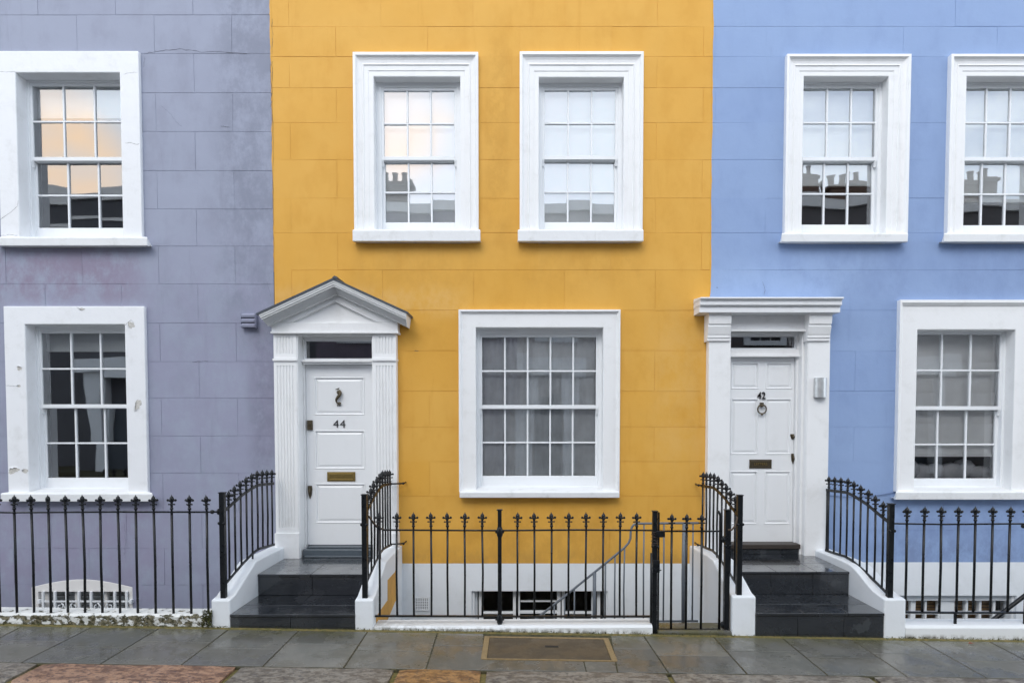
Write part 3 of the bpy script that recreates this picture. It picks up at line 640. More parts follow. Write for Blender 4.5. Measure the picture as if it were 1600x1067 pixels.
dz0, dz1 = Z_(850.5, Yd), ztr0 - .004
def pr(xa, xb, ya, yb): return (X_(xa, 700, Yd), X_(xb, 700, Yd), Z_(yb, Yd), Z_(ya, Yd))
door44 = make_door(yel, dx0, dx1, dz0, dz1, Yd, [pr(492, 570.5, 589, 648.5), pr(492, 570.5, 672, 732.5), pr(492, 570.5, 755, 817)], 'white three-panel front door with number 44')
case2 = MB()
digits('44', door44, X_(530.5, 662, Yd), Z_(662, Yd), Yd - .004, .084, 1.12, M['numeral'], -.014)
# doctor's knocker
k = MB(); kx, kz = X_(529.5, 620, Yd), Z_(620, Yd); y = Yd - .018
k.ball((kx + .004, Yd - .012, kz + .050), .026, sc_=(1, .6, 1)); k.tube([(kx - .03, y, kz + .082), (kx, y - .006, kz + .088), (kx + .012, y, kz + .098)], [.005, .008, .004], 6)
sp = []
for i in range(24):
    u = i / 23; sp.append((kx + .026 * math.sin(u * 5.6 + .4) * (1 - .2 * u), y - .012 * math.sin(u * math.pi), kz + .075 - .155 * u))
k.tube(sp, [.008 + .010 * math.sin(min(1, i / 20) * math.pi) for i in range(24)], 8); k.ball((kx + .012, y - .006, kz - .072), .018, sc_=(1.2, .8, .8)); k.tube([(kx - .02, Yd - .006, kz - .095), (kx + .022, Yd - .006, kz - .095)], .006, 6)
k.build('door_knocker', M['dark_brass'], door44)
def letterbox(parent, xa, xb, ya, yb, mat, word=None):
    a, b, c, e = pr(xa, xb, ya, yb); l = MB(); l.box(a, b, Yd - .010, Yd + .001, c, e)
    l.ring((a + .018, b - .018, c + .016, e - .016), (.01,) * 4, [(0, Yd - .010), (.2, Yd - .015), (.8, Yd - .015), (1, Yd - .0085)])
    l.add([(a + .028, Yd - .0105, c + .026), (b - .028, Yd - .0105, c + .026), (b - .028, Yd - .0125, e - .026), (a + .028, Yd - .0125, e - .026)], [(0, 1, 2, 3)])
    o = l.build('letterbox', mat, parent, bevel=.0015, seg=1)
    return a, b, c, e
letterbox(door44, 511, 555, 737, 751.5, M['brass'])
l = MB(); a, b, c, e = pr(480.8, 489.3, 656.5, 672); l.box(a, b, Yd - .02, Yd, c, e); l.ball(((a + b) / 2, Yd - .022, c + (e - c) * .62), .019, sc_=(1, .6, 1)); l.box((a + b) / 2 - .012, (a + b) / 2 + .012, Yd - .035, Yd - .02, c + .01, c + .03); l.build('door_lock', M['dark_brass'], door44, bevel=.004)
def esc(parent, xa, xb, ya, yb, mat, name='door_lock'):
    a, b, c, e = pr(xa, xb, ya, yb); cx = (a + b) / 2; w_ = (b - a) / 2; h_ = e - c
    l = MB(); l.prism([(cx - w_ * .9, e), (cx - w_, e - h_ * .25), (cx - w_ * .75, e - h_ * .65), (cx, c), (cx + w_ * .75, e - h_ * .65), (cx + w_, e - h_ * .25), (cx + w_ * .9, e)], 'y', Yd - .012, Yd)
    l.tube([(cx, Yd - .014, e - h_ * .15), (cx, Yd - .03, e - h_ * .45), (cx, Yd - .014, c + h_ * .18)], [w_ * .35, w_ * .5, w_ * .2], 8); l.build(name, mat, parent, bevel=.002, seg=1)
esc(door44, 480.5, 487.5, 758.5, 779.5, M['dark_brass'])
# door sill 44 + paint
# ------------------------------------------------------------------ doorcase 42
case = MB()
case.box(d42[0] - .02, d42[0] + .008, -.09, .3, LZ - .0, zf42 + .02); case.box(d42[1] - .008, d42[1] + .02, -.09, .3, LZ - .0, zf42 + .02); case.box(d42[0] - .02, d42[1] + .02, -.09, .3, zf42, zf42 + .02)
gx0_, gx1_ = d42[0] + .008, d42[1] - .008
u0, u1 = Z_(556, .08), Z_(546, .08)
case.box(gx0_, gx1_, .055, .18, u0, u1); case.box(gx0_, gx1_, .035, .18, u0 - .014, u0 + .012)
case.box(gx1_ - .045, gx1_, .07, .18, LZ, zf42); case.box(gx0_, gx0_ + .03, .07, .18, LZ, zf42); case.box(gx0_, gx1_, .075, .18, Z_(523.5, .09), zf42)
case.box(gx1_ - .028, gx1_, -.02, .07, LZ, zf42)
# plain pilasters and frieze
p0, p1, p2, p3 = X_(1106, 700, -.10), X_(1139.5, 700, -.10), X_(1261, 700, -.10), X_(1294.5, 700, -.10)
cbot = Z_(487, -.12)
case.box(p0, p1, -.10, .0, LZ - .25, cbot); case.box(p2, p3, -.10, .0, LZ - .25, cbot); case.box(p1, p2, -.045, .0, zf42, cbot)
case.box(p2 - .0, p3 + .0, -.106, -.09, LZ + .0, LZ + .005)
dcase2 = case.build('door_case', M['white'], blu, origin=((d42[0] + d42[1]) / 2, 0, LZ), bevel=.004)
for (pa, pb) in ((1107, 1142.5), (1264, 1299.5)):
    m = MB(); zt = Z_(487.5, -.16); x0, x1 = X_(pa, 500, -.16), X_(pb, 500, -.16)
    m.prism([(-.10, Z_(532.5, -.15)), (-.122, Z_(532, -.15)), (-.122, Z_(528.5, -.15)), (-.132, Z_(527, -.15)), (-.132, Z_(523, -.15)), (-.138, Z_(522, -.15)), (-.162, Z_(509.5, -.16)), (-.150, Z_(508.5, -.16)), (-.150, Z_(507, -.16)),
             (-.168, Z_(506, -.16)), (-.178, Z_(494, -.17)), (-.170, Z_(493, -.17)), (-.185, Z_(492, -.17)), (-.19, zt), (-.0, zt), (-.0, Z_(532.5, -.15))][::-1], 'x', x0, x1)
    m.build('bracket', M['white'], dcase2, bevel=.003)
m = MB(); x0, x1 = X_(1093.5, 475, -.26), X_(1317, 475, -.26); q = lambda y_, d_=-.26: Z_(y_, d_)
for (a_, b_, yy, e_) in ((464.8, 467.5, -.285, .0), (467.5, 470, -.262, -.006), (470, 476.5, -.255, -.006), (476.5, 478.5, -.236, -.012), (478.5, 487.5, -.225, -.012)):
    m.box(x0 - e_ * .6, x1 + e_ * .6, yy, .0, q(b_), q(a_))
m.prism([(0, q(464.8)), (-.283, q(464.8)), (0, q(464.8) + .03)], 'x', x0 + .004, x1 - .004)
m.build('cornice', M['white_old'], dcase2, bevel=.005)
fanlight(blu, gx0_ + .03, gx1_ - .045, u1 + .001, Z_(523.5, .09), .11)
ex0_, ex1_ = gx0_ + .033, gx1_ - .048
cA, cB, cC, cD = 1146, 1184, 1195, 1236
door42 = make_door(blu, ex0_, ex1_, Z_(848, Yd), u0 - .017, Yd, [pr(1141, 1184.5, 566.5, 608), pr(1195, 1236, 566.5, 608), pr(1141, 1184.5, 622.5, 710), pr(1195, 1236, 622.5, 710), pr(1141, 1184.5, 735.5, 819), pr(1195, 1236, 735.5, 819)], 'white six-panel front door with number 42')
digits('42', door42, X_(1189.4, 618, Yd), Z_(617.8, Yd), Yd - .010, .078, .80, M['numeral'], .006, .005)
k = MB(); kx, kz = X_(1189.2, 638, Yd), Z_(639.3, Yd); y = Yd - .028
k.tube([(kx + (.048 + (.004 if i % 12 == 6 else 0)) * math.cos(2 * math.pi * i / 24), y - .0, kz + .050 * math.sin(2 * math.pi * i / 24)) for i in range(25)], .0075, 8)
k.ball((kx, y, kz - .056), .015, sc_=(1, .9, 1)); k.box(kx - .017, kx + .017, Yd - .035, Yd, kz + .035, kz + .075); k.ball((kx, Yd - .03, kz + .04), .018)
k.build('door_knocker', M['dark_brass'], door42)
a, b, c, e = letterbox(door42, 1171, 1205.6, 717.7, 731.5, M['dark_brass'])
o = digits('LETTERS', door42, (a + b) / 2, (c + e) / 2, Yd - .0135, .026, 1.0, M['brass'], 0, .002); o.name = 'embossed_lettering'
esc(door42, 1234, 1241.8, 678, 687, M['dark_brass']); esc(door42, 1236, 1242, 708.5, 725, M['dark_brass'], 'door_handle')
# wall lamp
lx0, lx1 = X_(1274.8, 605, -.16), X_(1294, 605, -.16); lz0, lz1 = Z_(620.5, -.16), Z_(589.8, -.16); lc = (lx0 + lx1) / 2; lr = (lx1 - lx0) / 2
lamp = thing('wall_lamp', 'half-cylinder brushed steel wall lamp on the white pilaster beside door 42', 'lamp', (lc, -.10, lz0))
m = MB(); n = 18; arc = [(lc - lr * math.cos(math.pi * i / n), -.112 - lr * .85 * math.sin(math.pi * i / n)) for i in range(n + 1)]; inn = [(lc + (x - lc) * .93, -.112 + (y_ + .112) * .93) for x, y_ in arc]
vs = [(x, y_, z) for z in (lz0, lz1) for (x, y_) in arc] + [(x, y_, z) for z in (lz0, lz1) for (x, y_) in inn]; N = n + 1
m.add(vs, [(i, i + 1, N + i + 1, N + i) for i in range(n)] + [(2 * N + i + 1, 2 * N + i, 3 * N + i, 3 * N + i + 1) for i in range(n)], 0, True)
m.add(vs, [(N + i, N + i + 1, 3 * N + i + 1, 3 * N + i) for i in range(n)] + [(i + 1, i, 2 * N + i, 2 * N + i + 1) for i in range(n)])
m.build('lamp_shade', M['steel'], lamp)
m = MB(); m.box(lx0 + .005, lx1 - .005, -.112, -.1005, lz0 + .006, lz1 - .006); m.tube([(lc, -.14, lz0 + .03), (lc, -.14, lz1 - .03)], lr * .4, 12); m.build('back_plate', M['sash'], lamp)

# ------------------------------------------------------------------ steps and side walls
YF = -1.43
def tiles(mb, xs, y0, y1, z0, z1, kind, g=.004, t=.012):
    for a, b in zip(xs, xs[1:]):
        if kind == 'tread': mb.box(a + g / 2, b - g / 2, y0, y1, z0, z1)
        else: mb.box(a + g / 2, b - g / 2, y0, y0 + t, z0, z1)
def steps(label, xi0, xi1, z1, z2, y2, zp, tread_x, riser_x, sill_px, group=None):
    th = thing('front_steps', label, 'steps', ((xi0 + xi1) / 2, YF, zp))
    core = MB(); core.box(xi0, xi1, YF + .02, y2, -1.5, z1 - .03); core.box(xi0, xi1, y2 + .01, .0, -1.49, z2 - .03)
    core.build('step_base', M['gap'], th)
    for (yy0, yy1, za, zb) in ((YF, y2 + .012, zp - .05, z1), (y2, -.003, z1 + .001, z2)):
        s = MB(); tiles(s, riser_x, yy0, 0, za, zb - .026, 'riser')
        ym = yy0 - .012 + (yy1 - yy0) * .45
        for (ta, tb) in ((yy0 - .012, ym), (ym + .004, yy1)):
            tiles(s, tread_x, ta, tb, zb - .024, zb, 'tread')
        s.build('step', M['slate'], th, bevel=.0025, seg=1)
    return th
def side_wall(th, x0, x1, prof, mats, face=None):
    m = MB(); m.prism(prof, 'x', x0, x1); return m.build('side_wall', mats, th, bevel=.012)
def wall_profile(zf, zt, zb, y_mid=-.85, curve=.0):
    pts = [(YF, -1.5), (YF, zf), (YF + .10, zf + .012)]
    n = 7
    for i in range(1, n + 1):
        u = i / n; s_ = u * u * (3 - 2 * u) * curve + u * (1 - curve)
        pts.append((YF + .10 + (y_mid - YF - .10) * u, zf + .012 + (zt - zf - .012) * s_))
    pts += [(y_mid + .2, zt + .004), (-.11, zb), (-.001, zb), (-.001, -1.5)]
    return pts[::-1]
a0, a1 = X_(330, 960, YF), X_(359.5, 960, YF); a2, a3 = X_(554.4, 960, YF), X_(585, 960, YF)
z1 = Z_(959.7, YF - .012); st2 = Z_(896.8, -.83)
s44 = steps('two-tile-wide dark slate steps below the pedimented doorcase', a1, a2, z1, st2, -.82, GZ(-2.0), [a1 + .001, (a1 + a2) / 2 - .03, a2 - .001], [a1, (a1 + a2) / 2 - .02, a2], None)
side_wall(s44, a0, a1, wall_profile(Z_(937, YF), .485, .475), M['white_wall'])
side_wall(s44, a2, a3 - .01, wall_profile(Z_(937, YF), .485, .475), M['white_wall'])
# recessed flank below the coping, painted yellow with a white foot
xo = a3 - .01 + .003
fl = MB()
poly = [PX(*p, xo) for p in ((621, 880), (617.5, 893), (606, 906), (606, 937), (588, 963), (588, 985), (598, 985), (602, 977), (617, 941), (621, 934))]
poly = [Vector((xo, min(max(p.y, YF + .02), -.005), p.z)) for p in poly]
fl.add(poly + [p - Vector((.012, 0, 0)) for p in poly], [list(range(10))[::-1], list(range(10, 20))] + [(i, (i + 1) % 10, 10 + (i + 1) % 10, 10 + i) for i in range(10)])
fl.build('painted_flank', M['yel'], s44)
# step + sill under door 44
m = MB(); m.box(X_(474, 865, -.03), d44[1] - .002, -.045, .11, st2, Z_(858.5, -.045)); m.box(d44[0] + .05, d44[1] - .014, .03, .19, Z_(858.5, -.045) + .001, DZ - .002); m.box(X_(476, 865, -.07), d44[1] - .002, -.085, -.046, st2 + .001, st2 + .018)
m.build('threshold', simple('grey_sill_paint', (.085, .105, .125), .35), s44, bevel=.006)
c0, c1 = X_(1144, 960, YF), X_(1181, 960, YF); c2, c3 = X_(1381.5, 960, YF), X_(1415.5, 960, YF)
z1b = Z_(957.8, YF - .012); st2b = Z_(892.8, -.83)
W42 = c2 - c1
s42 = steps('three-tile-wide dark slate steps below the flat-topped doorcase', c1, c2, z1b, st2b, -.82, GZ(2.6), [c1 + .001, c1 + W42 * .37, c1 + W42 * .72, c2 - .001], [c1, c1 + W42 * .24, c1 + W42 * .58, c2] if False else [c1, c1 + W42 * .33, c1 + W42 * .69, c2], None)
side_wall(s42, c0, c1, wall_profile(Z_(932, YF), .50, .475), M['white_wall'])
side_wall(s42, c2, c3, wall_profile(Z_(936, YF), .452, .445, -.80, .8), M['white_wall'])
m = MB(); m.box(d42[0] + .002, d42[1] - .035, -.02, .10, st2b, Z_(857.5, -.03) - .001); m.build('threshold', M['slate'], s42, bevel=.004)
m = MB(); m.box(d42[0] + .002, d42[1] - .03, -.05, .19, Z_(857.5, -.05), Z_(849.5, -.02)); m.build('door_sill', M['wood'], s42, bevel=.006)
# mossy ochre fillet where steps and walls meet the paving
# ------------------------------------------------------------------ low walls under the railings
def low_wall(name, label, xa, xb, zt0, zt1, yb, mat, bump=0, yfr=YF):
    m = MB(); n = max(2, int((xb - xa) / .12)); top = []
    vs = []
    for i in range(n + 1):
        u = i / n; x = xa + (xb - xa) * u; z = zt0 + (zt1 - zt0) * u; j = lambda: random.uniform(-1, 1) * bump
        vs += [(x, yfr + j() * .5, -1.5), (x, yfr + j(), GZ(x) + .02), (x, yfr + j(), z - .02), (x, yfr + .02, z + j() * .4), (x, yb, z + .004 + j() * .3), (x, yb, -1.5)]
    k = 6
    fs = [(i * k + q, i * k + q + 1, (i + 1) * k + q + 1, (i + 1) * k + q) for i in range(n) for q in range(5)]
    fs = [f[::-1] for f in fs] + [tuple(range(6)), tuple(range(n * k, n * k + 6))[::-1]]
    m.add(vs, fs); o = m.build(name, mat, None, origin=((xa + xb) / 2, yfr, GZ((xa + xb) / 2)), bevel=.006); return tag(o, label, 'wall')
zl = Z_(961.5, YF)
low_wall('low_wall', 'low white wall with mossy peeling face under the railings by the lavender house', XL, a0 - .002, zl + .05, zl, YF + .2, M['peel'], .008, YF + .02)
low_wall('low_wall', 'very low white kerb wall under the railings of the yellow house', a3 - .01, X_(1019.5, 985, YF), Z_(979, YF), Z_(976.5, YF), YF + .19, M['lowwall'], .002)
low_wall('low_wall', 'smooth low white wall under the railings of the blue house', c3, XR, Z_(977.5, YF), Z_(978, YF), YF + .2, M['lowwall'], .001)
# ------------------------------------------------------------------ railings
def fin_mesh(knobs=True):
    m = MB()
    m.lathe([(.0095, 0), (.0095, .026), (.0145, .030), (.0150, .036), (.0145, .042), (.010, .046), (.010, .050), (.0125, .054), (.0125, .058), (.010, .062), (.0105, .068), (.014, .071), (.014, .078), (.0105, .081), (.011, .090),
             (.0145, .0935), (.0145, .097), (.012, .099), (.0175, .106), (.0190, .122), (.0155, .138), (.008, .146), (.0035, .153), (.0005, .164)], 0, 0, 0, 10)
    if knobs:
        for k in range(4):
            a = math.pi / 2 * k; d = Vector((math.cos(a), math.sin(a), 0))
            m.tube([d * .006 + Vector((0, 0, .106)), d * .020 + Vector((0, 0, .107)), d * .029 + Vector((0, 0, .111))], [.007, .0065, .006], 6)
            m.ball(d * .033 + Vector((0, 0, .112)), .0115, n=7)
            m.tube([d * .006 + Vector((0, 0, .0745)), d * .024 + Vector((0, 0, .0745))], [.006, .0045], 6)
            m.ball(d * .025 + Vector((0, 0, .0745)), .0070, n=6)
    return m
FIN = {}
def finial(parent, x, y, z, kind=1, rot=0, s=1.0):
    if kind not in FIN:
        o = fin_mesh(kind == 1).build('finial', M['iron']); FIN[kind] = o.data; bpy.data.objects.remove(o)
    o = bpy.data.objects.new('finial', FIN[kind]); col.objects.link(o); o.parent = parent
    o.location = Vector((x, y, z)) - worg(parent); o.rotation_euler = (random.uniform(-.03, .03), random.uniform(-.03, .03), rot + random.uniform(-.12, .12)); o.scale = (s, s, s); ORG[o.name] = Vector((x, y, z)); return o
def bar(parent, x, y, z0, z1, r=.0095, fin=1, n=8, mat='iron', rot=0, zf=None, name='baluster'):
    m = MB(); dx = random.gauss(0, .003); m.tube([(x, y, z0), (x + dx, y, (z0 + z1) / 2), (x, y, z1)], r, n)
    b = m.build(name, M[mat], parent, origin=(x, y, z0))
    if fin: finial(b, x, y, z1 - .002, fin, rot)
    return b
def post(parent, x, y, z0, z1, w=.023, cap=True):
    m = MB(); m.box(x - w, x + w, y - w, y + w, z0, z1)
    if cap: m.box(x - w - .006, x + w + .006, y - w - .006, y + w + .006, z1, z1 + .008)
    m.box(x - w - .005, x + w + .005, y - w - .005, y + w + .005, z0, z0 + .012)
    m.ball((x - w, y - w, z0 + (z1 - z0) * .72), .014); m.ball((x + w, y - w, z0 + (z1 - z0) * .72), .014)
    return m.build('post', M['iron'], parent, origin=(x, y, z0), bevel=.003, seg=1)
def rail(parent, pts, w=.03, h=.012, name='top_rail'):
    m = MB(); m.flatbar(pts, w, h); return m.build(name, M['iron'], parent, bevel=.002, seg=1)
YR = -1.37
GRP = 'black iron railings along the street front'
# left front
zt = Z_(800.5, YR); r1 = thing('iron_railing', 'black finialled railing in front of the lavender house', 'railing', (X_(180, 960, YR), YR, .1), GRP)
px = [22, 48.8, 75.4, 102, 129, 156.4, 184, 212, 240, 268, 296, 323]
xs = [X_(p, 790, YR) for p in px]; d_ = xs[1] - xs[0]; xs = [xs[0] - d_ * k for k in range(1, 9)][::-1] + xs
for i, x in enumerate(xs): bar(r1, x, YR, zl - .02, zt, .0108, 2 if i == 10 else 1)
xp1 = X_(348.3, 850, YR)
rail(r1, [(XL + 3.2, YR, zt + .01), (xs[8], YR, zt), (xs[14], YR, zt + .006), (xs[-1], YR, zt + .004), (xp1, YR, zt + .008)])
m = MB(); m.ball((xp1 - .09, YR, zt + .006), .018, sc_=(1.3, 1, 1)); m.ball((xp1 - .035, YR, zt + .008), .022, sc_=(.7, 1, 1.3)); m.build('rail_collar', M['iron'], r1)
def side_run(label, X, zlist, pf, ptop, pbot, zpost0, rodx=None, extra=None, dy=.128):
    """railing up the side of the steps: X, post top/bottom px, front/bend/back heights of both rails"""
    t_ = thing('iron_railing', label, 'railing', (X, YR, zpost0), 'black iron railings beside the front steps')
    (t0, t1, t2), (q0, q1, q2) = zlist
    post(t_, X, YR, zpost0, pf)
    yb = -.72; y0 = YR; ye = -.17
    tp = [(X, y0 + .01, t0), (X, y0 + .16, t0 + (t1 - t0) * .24), (X, y0 + .40, t0 + (t1 - t0) * .66), (X, yb - .02, t1 - .012), (X, yb + .12, t1 + .006), (X, ye, t2)]
    bp = [(X, y0 + .01, q0), (X, y0 + .40, q0 + (q1 - q0) * .64), (X, yb + .0, q1 - .006), (X, yb + .14, q1 + .004), (X, ye, q2)]
    def zat(pts, y):
        for a, b in zip(pts, pts[1:]):
            if a[1] <= y <= b[1]: return a[2] + (b[2] - a[2]) * (y - a[1]) / (b[1] - a[1])
        return pts[-1][2]
    rail(t_, tp, .012, .030, 'top_rail'); rail(t_, bp, .012, .026, 'bottom_rail')
    y = -1.253; k = 0
    while y < ye - .02:
        zb = zat(bp, y)
        bar(t_, X, y, zb - (.06 if k == 4 else 0), zat(tp, y) - .004, .0095, 1); y += dy; k += 1
    if extra: bar(t_, X, extra, zat(bp, extra), zat(tp, extra), .0095, 0)
    if rodx is not None:
        m = MB()
        for z in (t2, q2): m.tube([(X, ye, z), (X + .01, ye + .01, z), (rodx, ye + .04, z + .002), (rodx + .004, -.004, z + .002)], .0085, 6); m.ball((rodx, ye + .03, z + .002), .014)
        m.build('wall_stay', M['iron'], t_)
    return t_
ZLn = ((1.045, 1.20, 1.18), (.385, .552, .52))
s1 = side_run('sloping black railing left of the steps to door 44', X_(348.6, 850, YR), ZLn, Z_(770, YR), 0, 0, Z_(937, YR) + .006)
s2 = side_run('sloping black railing right of the steps to door 44, tied to the yellow wall', X_(570, 850, YR), ((1.02, 1.20, 1.175), (.385, .552, .52)), Z_(773, YR), 0, 0, Z_(937, YR) + .006, X_(630, 800, -.15))
s3 = side_run('sloping black railing left of the steps to door 42', X_(1155, 850, YR), ((1.00, 1.175, 1.155), (.37, .535, .505)), Z_(774, YR), 0, 0, Z_(933, YR) + .006, X_(1094, 850, -.15) - .02)
s4 = side_run('sloping black railing right of the steps to door 42', X_(1391, 850, YR), ((.945, 1.125, 1.11), (.30, .475, .455)), Z_(787.5, YR), 0, 0, Z_(935, YR) + .006, extra=-.19)
# yellow front railing
zy = Z_(827.5, YR); zby = Z_(961.8, YR); r2 = thing('iron_railing', 'black finialled railing with a mid post in front of the yellow house', 'railing', (0, YR, .05), GRP)
for i, p in enumerate([592.5, 619.8, 646, 673.5, 699.3, 725.8, 753.3, 808.3, 835, 862, 888.6, 916, 942.6, 969, 995]):
    bar(r2, X_(p, 820, YR), YR, zby, zy - (.0 if i else -.0), .0095, 1)
xm = X_(780.8, 850, YR); xg = X_(1022.8, 850, YR); kt = Z_(978, YR)
m = MB(); m.box(xm - .017, xm + .017, YR - .017, YR + .017, kt - .03, Z_(797, YR)); m.box(xm - .026, xm + .026, YR - .022, YR + .022, Z_(797, YR), Z_(797, YR) + .008)
for z in (zy - .02, zby - .03):
    m.lathe([(.017, -.05), (.026, -.03), (.030, 0), (.026, .03), (.017, .05)], xm, YR, z, 8); m.ball((xm - .03, YR, z), .012); m.ball((xm + .03, YR, z), .012)
m.lathe([(.017, .0), (.03, -.03)], xm, YR, kt + .02, 8); m.build('post', M['iron'], r2, origin=(xm, YR, kt))
post(r2, xg, YR, GZ(1.2) - .02, Z_(799, YR), .021)
rail(r2, [(X_(571, 806, YR) + .03, YR - .02, Z_(805, YR)), (X_(578, 806, YR), YR - .02, Z_(807, YR)), (X_(583, 806, YR), YR - .015, Z_(815, YR)), (X_(589, 806, YR), YR - .005, Z_(823, YR)), (X_(600, 806, YR), YR, zy), (X_(700, 820, YR), YR, zy - .004), (xm, YR, zy - .006), (X_(900, 820, YR), YR, zy), (xg, YR, zy - .004)], .024, .012)
rail(r2, [(X_(586, 961, YR), YR, zby), (xm, YR, zby - .004), (xg, YR, zby - .004)], .03, .014, 'bottom_rail')
m = MB(); m.tube([(xm, YR + .02, kt - .0), (xm, YR + .1, kt + .02)], .012, 6); m.build('post_stay', M['iron'], r2)
sh = MB(); cx_ = xm; sh.box(cx_ - .075, cx_ + .06, YF - .012, YF + .09, Z_(990, YF) + .02, Z_(981, YF) + .012); o = sh.build('post_footing', M['lowwall'], r2, bevel=.02)
# gate
g = thing('iron_gate', 'black iron area gate with three finials beside the steps of door 42', 'gate', (X_(1078, 985, YR), YR, GZ(1.5)))
gzt = Z_(829.5, YR); gzb = Z_(983, YR)
xl_, xr_ = X_(1028.5, 900, YR), X_(1124.5, 900, YR)
m = MB(); m.box(xl_ - .007, xl_ + .007, YR - .012, YR + .012, gzb, Z_(800, YR)); m.tube([(xr_, YR, gzb - .02), (xr_, YR, Z_(806, YR)), (xr_ - .004, YR, Z_(803, YR)), (xr_ - .022, YR - .01, Z_(798, YR))], .011, 8)
m.flatbar([(xl_, YR, gzt), (xr_ + .01, YR, gzt)], .026, .012); m.flatbar([(xl_, YR, gzb), (xr_ + .01, YR, gzb)], .028, .016)
m.build('gate_frame', M['iron'], g)
for p in (1049.7, 1073, 1096.5): bar(g, X_(p, 820, YR), YR, gzb, gzt, .0105, 1)
bar(g, X_(1016, 900, YR) + .0, YR - .04, Z_(970, YR), Z_(862, YR), .010, 0, name='drop_bolt')
m = MB(); lx, lz = X_(1023.5, 880, YR), Z_(883, YR); m.box(lx - .028, lx + .034, YR - .045, YR - .022, lz - .055, lz + .055); m.box(lx + .03, lx + .05, YR - .04, YR - .03, lz - .04, lz - .03)
m.build('gate_lock', M['iron'], g, bevel=.004); m = MB(); m.box(xl_ - .03, xl_ + .05, YR - .04, YR - .024, Z_(838, YR), Z_(828, YR)); m.build('gate_latch', M['iron'], g, bevel=.004)
xh = X_(1135.8, 850, YR); hp = post(g, xh, YR, GZ(1.8) - .02, Z_(797, YR), .0225); 
m = MB()
for z in (Z_(842, YR), Z_(975, YR)): m.tube([(xr_, YR - .0, z), (xh - .02, YR - .02, z)], .009, 6); m.lathe([(.004, -.03), (.014, -.02), (.014, .02), (.004, .03)], (xr_ + xh) / 2 - .005, YR - .01, z, 8)
m.build('hinge', M['iron'], g)
m = MB(); rw = random.Random(3); wp = []
for i in range(46):
    a = i * .95; wp.append((xg + .03 * math.cos(a) + rw.uniform(-.008, .008), YR + .03 * math.sin(a), Z_(828, YR) - i * .0028 + rw.uniform(-.01, .01)))
m.tube(wp, .0025, 5); m.build('binding_wire', simple('rusty_wire', (.07, .05, .04), .6), g)
m = MB(); m.tube([(xh, YR - .02, gzt + .015), (X_(1142, 826, YR), YR - .02, gzt + .015), (X_(1148, 820, YR), YR - .02, gzt + .05), (X_(1151, 812, YR), YR - .015, Z_(808, YR)), (X_(1154, 806, YR), YR - .01, Z_(806, YR))], .009, 6); m.build('rail_link', simple('rusty_rail_link', (.08, .05, .03), .6), g)
# gate step
m = MB(); m.box(xg + .025, c0 - .004, YF + .0, YF + .25, -1.5, GZ(1.5) + .03); m.box(xg + .025, c0 - .004, YF + .25, -.35, -1.5, -.62); o = m.build('area_landing', M['flag'], None, origin=(1.5, YF, -1.5), bevel=.01); tag(o, 'worn stone step and landing behind the iron area gate', 'step')
# blue front railing
zb_ = Z_(818.3, YR); zbb = Z_(956, YR); r3 = thing('iron_railing', 'black finialled railing in front of the blue house', 'railing', (X_(1500, 960, YR), YR, .05), GRP)
pxs = [1417.5, 1444.5, 1471, 1498, 1524.5, 1551.5, 1578.5]; xs = [X_(p, 800, YR) for p in pxs]; d_ = xs[1] - xs[0]; xs += [xs[-1] + d_ * k for k in range(1, 8)]
for i, x in enumerate(xs): bar(r3, x, YR, zbb, zb_, .0108, 1, name='baluster')
xr0 = X_(1391, 850, YR)
rail(r3, [(xr0 + .02, YR, zb_ + .004), (xs[2], YR, zb_ - .003), (xs[6], YR, zb_ + .002), (xs[-1] + .1, YR, zb_)], .026, .012)
rail(r3, [(xr0 + .03, YR, zbb), (xs[3], YR, zbb - .004), (xs[-1] + .1, YR, zbb - .002)], .032, .014, 'bottom_rail')
m = MB()
for p in (1492.5, 1601): x = X_(p, 965, YR); m.box(x - .011, x + .011, YR - .006, YR + .006, Z_(976, YR), zbb)
m.ball((X_(1599, 823, YR), YR, zb_ - .02), .02); m.build('rail_leg', M['iron'], r3)
# grey handrail on the area stair (yellow house)
ya = -.72; ar = thing('area_handrail', 'thin grey painted handrail on the basement stair of the yellow house', 'handrail', (1.0, ya, -.17))
pt = lambda px_, py_, y_=ya: P(px_, py_, y_)
m = MB(); m.tube([pt(1091.5, 816.8), pt(1040, 817.2), pt(997, 817.6), pt(990.5, 819), pt(987.5, 823), pt(985.5, 830), pt(985, 841), pt(982, 848), pt(975, 856), pt(943.6, 881.7), pt(885, 929), pt(826.5, 975), pt(790, 1003), pt(740, 1042)], .0115, 8)
m.build('top_rail', M['grey_iron'], ar)
m = MB(); m.tube([pt(1090.5, 969.8), pt(1030, 970), pt(992, 969.5), pt(982, 973)], .011, 8); m.build('bottom_rail', M['grey_iron'], ar)
for p, th_, y0_, y1_ in ((1006.4, .008, 817, 970), (1037.5, .008, 817, 970), (1069, .018, 817, 984), (1083, .008, 817, 970), (976, .008, 855, 985), (961, .008, 868, 985), (946, .009, 880, 990), (929, .018, 894, 1000), (897.5, .008, 920, 1010), (882, .008, 932, 1015), (866, .008, 945, 1020), (850.5, .008, 957, 1030), (835, .008, 969, 1040)):
    a, b = pt(p, y0_), pt(p, y1_); bar(ar, a.x, ya, b.z, a.z, th_, 0, 8, 'grey_iron')
# stair in the area
st = MB()
for k in range(7): x1 = .95 - k * .24; st.box(x1 - .24, x1, -1.2, -.5, -1.5, -.62 - .12 * (k + 1))
o = st.build('area_stair', M['flag'], None, origin=(.2, -.85, -1.5), bevel=.008); tag(o, 'stone basement stair descending below the grey handrail', 'stairs')
